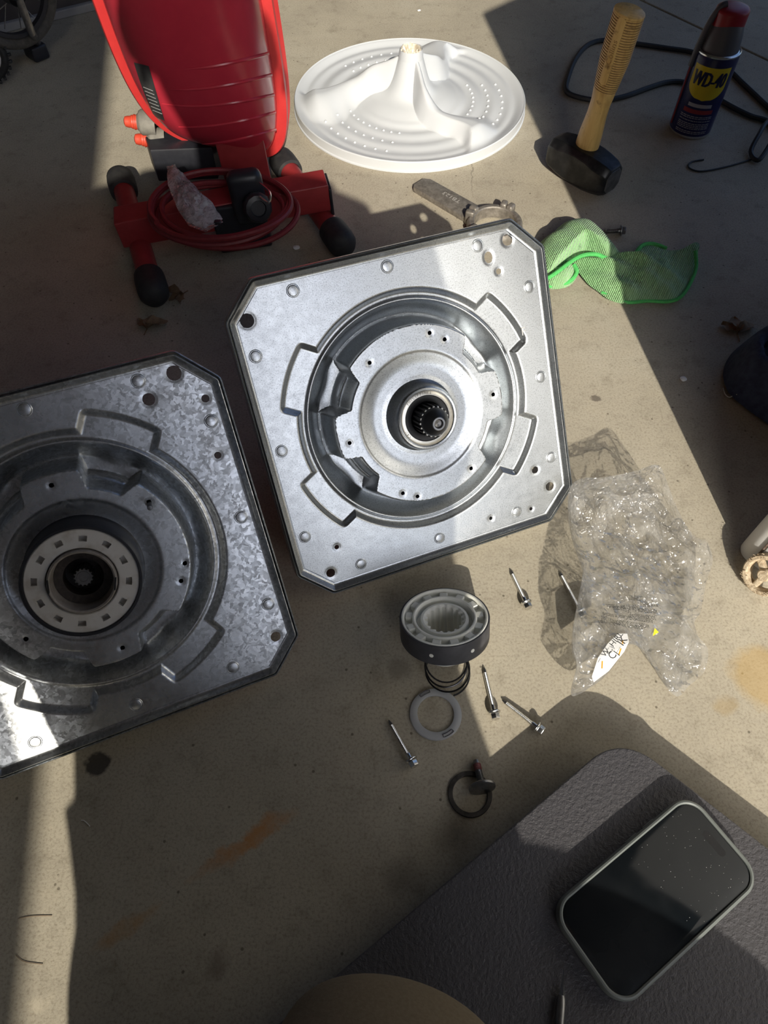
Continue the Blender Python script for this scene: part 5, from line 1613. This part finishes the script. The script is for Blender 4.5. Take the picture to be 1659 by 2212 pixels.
p = F(77, 108, 0.014) - bof
MB().box((0, 0, 0), (0.036, 0.030, 0.024), 0.004, frame(p, wn_, (0, 0, 1))).build('kickstand_foot', M['black_plastic'], bike)
MB().tube([p + Vector((0.006, 0.006, 0.008)), wm @ Vector((-0.05, 0.0, 0.035)), wm @ Vector((0, 0, 0.035))], 0.006, 10).build('kickstand', M['bolt_steel'], bike)
# second, knobbly wheel just entering the frame
kc = F(-16, 172, 0.012) - bof; KR = 0.038
km = frame(kc + Vector((0, 0, KR)), (0, 0, 1), Vector((0.25, -0.95, 0.1)))
k0 = MB().lathe([(KR - 0.004 + 0.006 * math.cos(a), 0.008 * math.sin(a)) for a in np.linspace(0, 2 * PI, 12, endpoint=False)], 60, True, km).build('knobbly_tyre', M['black_tyre'], bike)
kb = MB()
for k in range(26):
    a = 2 * PI * k / 26
    for s_ in (-0.006, 0.006):
        kb.box(((KR + 0.004) * math.cos(a + (0.08 if s_ > 0 else 0)), (KR + 0.004) * math.sin(a + (0.08 if s_ > 0 else 0)), s_), (0.0045, 0.0045, 0.0045), 0.001, km)
o = kb.build('tread_knobs', M['black_tyre'], k0); o['kind'] = 'stuff'
MB().lathe([(0.0001, 0.006), (0.018, 0.006), (KR - 0.010, 0.003), (KR - 0.008, -0.003)], 48, mw=km).build('wheel_disc', M['enamel'], bike)
p0, p1 = wm @ Vector((0, 0, 0.035)), km @ Vector((0, 0, 0.02))
MB().tube([p0, p0 + Vector((-0.02, 0.0, 0.15)), p1 + Vector((0, 0, 0.2)), p1], 0.010, 12).build('bike_frame', M['black_plastic'], bike)

# ------------------------------------------------------------------ crumbs and hairs on the concrete
rg = random.Random(21)
for px, s_, m_, lab in (((905, 24), 0.0035, 'speck', 'white crumb on the sunlit floor beyond the agitator'),
                        ((640, 537), 0.0045, 'speck', 'pale crumb on the shaded floor between the red lamp and the bright plate'),
                        ((1475, 820), 0.004, 'speck', 'pale crumb on the shaded floor left of the blue fabric bag')):
    bm = bmesh.new(); bmesh.ops.create_icosphere(bm, subdivisions=2, radius=s_)
    for v in bm.verts:
        v.co *= 1 + 0.5 * noise.noise(v.co * 600); v.co.z *= 0.4
    zmin = min(v.co.z for v in bm.verts)
    me = bpy.data.meshes.new('crumb'); bm.to_mesh(me); bm.free()
    p = F(*px, 0.0); p.z = -zmin
    tag(link('crumb', me, M[m_], loc=p), lab, 'crumb', 'pale crumbs on the floor')
for pxs, lab in ((((175, 1772), (182, 1773), (190, 1780), (194, 1785)), 'tiny pale curl of fibre on the dark floor in the lower left'),
                 (((40, 1984), (70, 1979), (112, 1978)), 'long fine hair in the sunlit strip at the lower left, upper one'),
                 (((34, 2063), (52, 2077), (92, 2083)), 'long fine hair in the sunlit strip at the lower left, lower one')):
    pts_ = spline([F(u, v, 0.0005) for u, v in pxs], 6)
    tag(MB().tube(pts_, 0.00045 if 'curl' in lab else 0.00022, 5).build('fibre', M['thread'] if 'curl' in lab else M['leaf']), lab, 'fibre', 'hairs and fibres on the floor')

# ------------------------------------------------------------------ the person kneeling behind the camera
def skin(name, nodes, edges, m, parent, sub=2, root=0):
    me = bpy.data.meshes.new(name)
    me.from_pydata([tuple(n_[0]) for n_ in nodes], edges, [])
    o = link(name, me, m, parent, smooth=False)
    sk_ = o.modifiers.new('skin', 'SKIN')
    sk_.use_smooth_shade = True
    for i, n_ in enumerate(nodes):
        v = me.skin_vertices[0].data[i]
        r_ = n_[1]; v.radius = r_ if isinstance(r_, tuple) else (r_, r_)
        v.use_root = (i == root)
    ss = o.modifiers.new('sub', 'SUBSURF'); ss.levels = sub; ss.render_levels = sub
    return o
PX = -0.010
per = empty('person', (PX, -0.42, 0))
tag(per, 'person kneeling in khaki trousers, one bent knee showing on the kneeling pad', 'person')
def P3(x, y, z):
    k = min(1.0, max(0.0, (z - 0.25) / 0.25)) * 0.11          # the upper body bends forward over the work
    return Vector((x - PX - 0.154 * k, y + 0.42 + k, z - 0.647 * k))
body = [(P3(-0.012, -0.47, 0.28), (0.12, 0.11)), (P3(-0.012, -0.45, 0.42), (0.125, 0.10)), (P3(-0.014, -0.37, 0.58), (0.14, 0.10)), (P3(-0.020, -0.29, 0.715), (0.13, 0.09)), (P3(-0.022, -0.26, 0.80), (0.06, 0.06)), (P3(-0.022, -0.24, 0.855), (0.052, 0.055)), (P3(-0.024, -0.225, 0.905), (0.072, 0.085)), (P3(-0.026, -0.235, 0.97), (0.082, 0.095)), (P3(-0.026, -0.25, 1.025), (0.060, 0.07))]
edges = [(i, i + 1) for i in range(8)]
def limb(base, seq):
    prev = base
    for p, r_ in seq:
        body.append((p, r_)); edges.append((prev, len(body) - 1)); prev = len(body) - 1
    return prev
for s_ in (-1, 1):
    e = limb(3, [(P3(-0.020 + s_ * 0.140 - (s_ < 0) * 0.045, -0.29, 0.745 + (s_ < 0) * 0.02), 0.052), (P3(-0.020 + s_ * 0.165 - (s_ < 0) * 0.060, -0.33, 0.62), 0.044), (P3(-0.018 + s_ * 0.165 - (s_ < 0) * 0.030, -0.36, 0.48), 0.038), (P3(-0.012 + s_ * 0.150, -0.29, 0.38), 0.032), (P3(-0.012 + s_ * 0.140, -0.235, 0.325), 0.024), (P3(-0.012 + s_ * 0.135, -0.20, 0.300), (0.032, 0.017))])
    w0 = body[e][0]
    for k in range(4):
        dx = (k - 1.5) * 0.017
        limb(e, [(w0 + Vector((dx, 0.032, -0.008)), 0.0088), (w0 + Vector((dx * 1.15, 0.062 + (0.006 if k in (1, 2) else 0), -0.024)), 0.0078), (w0 + Vector((dx * 1.15, 0.080 + (0.006 if k in (1, 2) else -0.004), -0.044)), 0.0065)])
    limb(e, [(w0 + Vector((-s_ * 0.032, 0.012, -0.010)), 0.0100), (w0 + Vector((-s_ * 0.046, 0.036, -0.022)), 0.0085)])
# legs: the left knee comes forward under the lens, the right thigh opens to the side
LEG1 = [(-0.09, -0.42, 0.235), (-0.05, -0.24, 0.18), (0.018, -0.030, 0.112), (-0.05, -0.24, 0.105), (-0.10, -0.40, 0.090)]
LEG2 = [(0.08, -0.43, 0.235), (0.19, -0.34, 0.22), (0.31, -0.28, 0.165), (0.26, -0.37, 0.09), (0.20, -0.47, 0.055)]
for leg, ft in ((LEG1, ((-0.11, -0.47, 0.035), (-0.12, -0.55, 0.03))), (LEG2, ((0.19, -0.53, 0.035), (0.18, -0.61, 0.03)))):
    limb(0, [(P3(*p), r_) for p, r_ in zip(leg, (0.085, 0.072, 0.066, 0.050, 0.036))] + [(P3(*ft[0]), 0.030), (P3(*ft[1]), 0.025)])
skin('body', body, edges, M['skin'], per)
tro = [(P3(-0.006, -0.47, 0.23), (0.210, 0.15)), (P3(-0.006, -0.455, 0.38), (0.180, 0.125))]; te = [(0, 1)]
for leg in (LEG1, LEG2):
    prev = 0
    for p, r_ in zip(leg, (0.110, 0.092, 0.080, 0.072, 0.056)):
        tro.append((P3(*p), r_)); te.append((prev, len(tro) - 1)); prev = len(tro) - 1
skin('trousers', tro, te, M['khaki'], per, 4)
shi = [(P3(-0.016, -0.465, 0.37), (0.195, 0.13)), (P3(-0.038, -0.37, 0.55), (0.205, 0.114)), (P3(-0.034, -0.29, 0.715), (0.168, 0.102)), (P3(-0.022, -0.265, 0.785), (0.074, 0.072)), (P3(0.016, -0.475, 0.27), (0.165, 0.15))]; se = [(0, 1), (1, 2), (2, 3), (4, 0)]
for s_ in (-1, 1):
    shi.append((P3(-0.020 + s_ * 0.143 - (s_ < 0) * 0.045, -0.29, 0.748 + (s_ < 0) * 0.02), 0.066)); se.append((2, len(shi) - 1))
    shi.append((P3(-0.020 + s_ * 0.168 - (s_ < 0) * 0.060, -0.33, 0.62), 0.058)); se.append((len(shi) - 2, len(shi) - 1))
    shi.append((P3(-0.019 + s_ * 0.168 - (s_ < 0) * 0.045, -0.35, 0.53), 0.054)); se.append((len(shi) - 2, len(shi) - 1))
skin('shirt', shi, se, M['shirt'], per, 3)
def P4(x, y, z): return P3(x - 0.022, y + 0.150, z - 0.098)
hr = [(P4(-0.012, -0.41, 1.04), (0.105, 0.088)), (P4(-0.010, -0.405, 1.10), (0.100, 0.092)), (P4(-0.004, -0.395, 1.14), (0.062, 0.072))]
skin('hair', hr, [(0, 1), (1, 2)], M['hair'], per)
for s_ in (-1, 1):
    MB().lathe([(0.0001, 0.011), (0.006, 0.009), (0.0105, 0.003), (0.0115, -0.002)], 20, mw=frame(P4(-0.004 + s_ * 0.030, -0.300, 1.045), (1, 0, 0), (0, 1, 0))).build('eye', M['paper'], per)
    MB().lathe([(0.0001, 0.004), (0.012, 0.003), (0.018, 0.0), (0.012, -0.004)], 20, mw=frame(P4(-0.004 + s_ * 0.083, -0.385, 1.035), (0, 0, 1), (s_, 0, 0))).build('ear', M['skin'], per)
MB().tube(spline([P4(-0.004, -0.300, 1.045), P4(-0.004, -0.282, 1.015), P4(-0.004, -0.272, 0.998), P4(-0.004, -0.292, 0.990)], 4), 0.010, 10).build('nose', M['skin'], per)
MB().tube(spline([P4(-0.030, -0.300, 0.965), P4(-0.004, -0.290, 0.962), P4(0.022, -0.300, 0.965)], 5), 0.005, 8).build('mouth', M['red_rubber'], per)
bpy.context.view_layer.update()
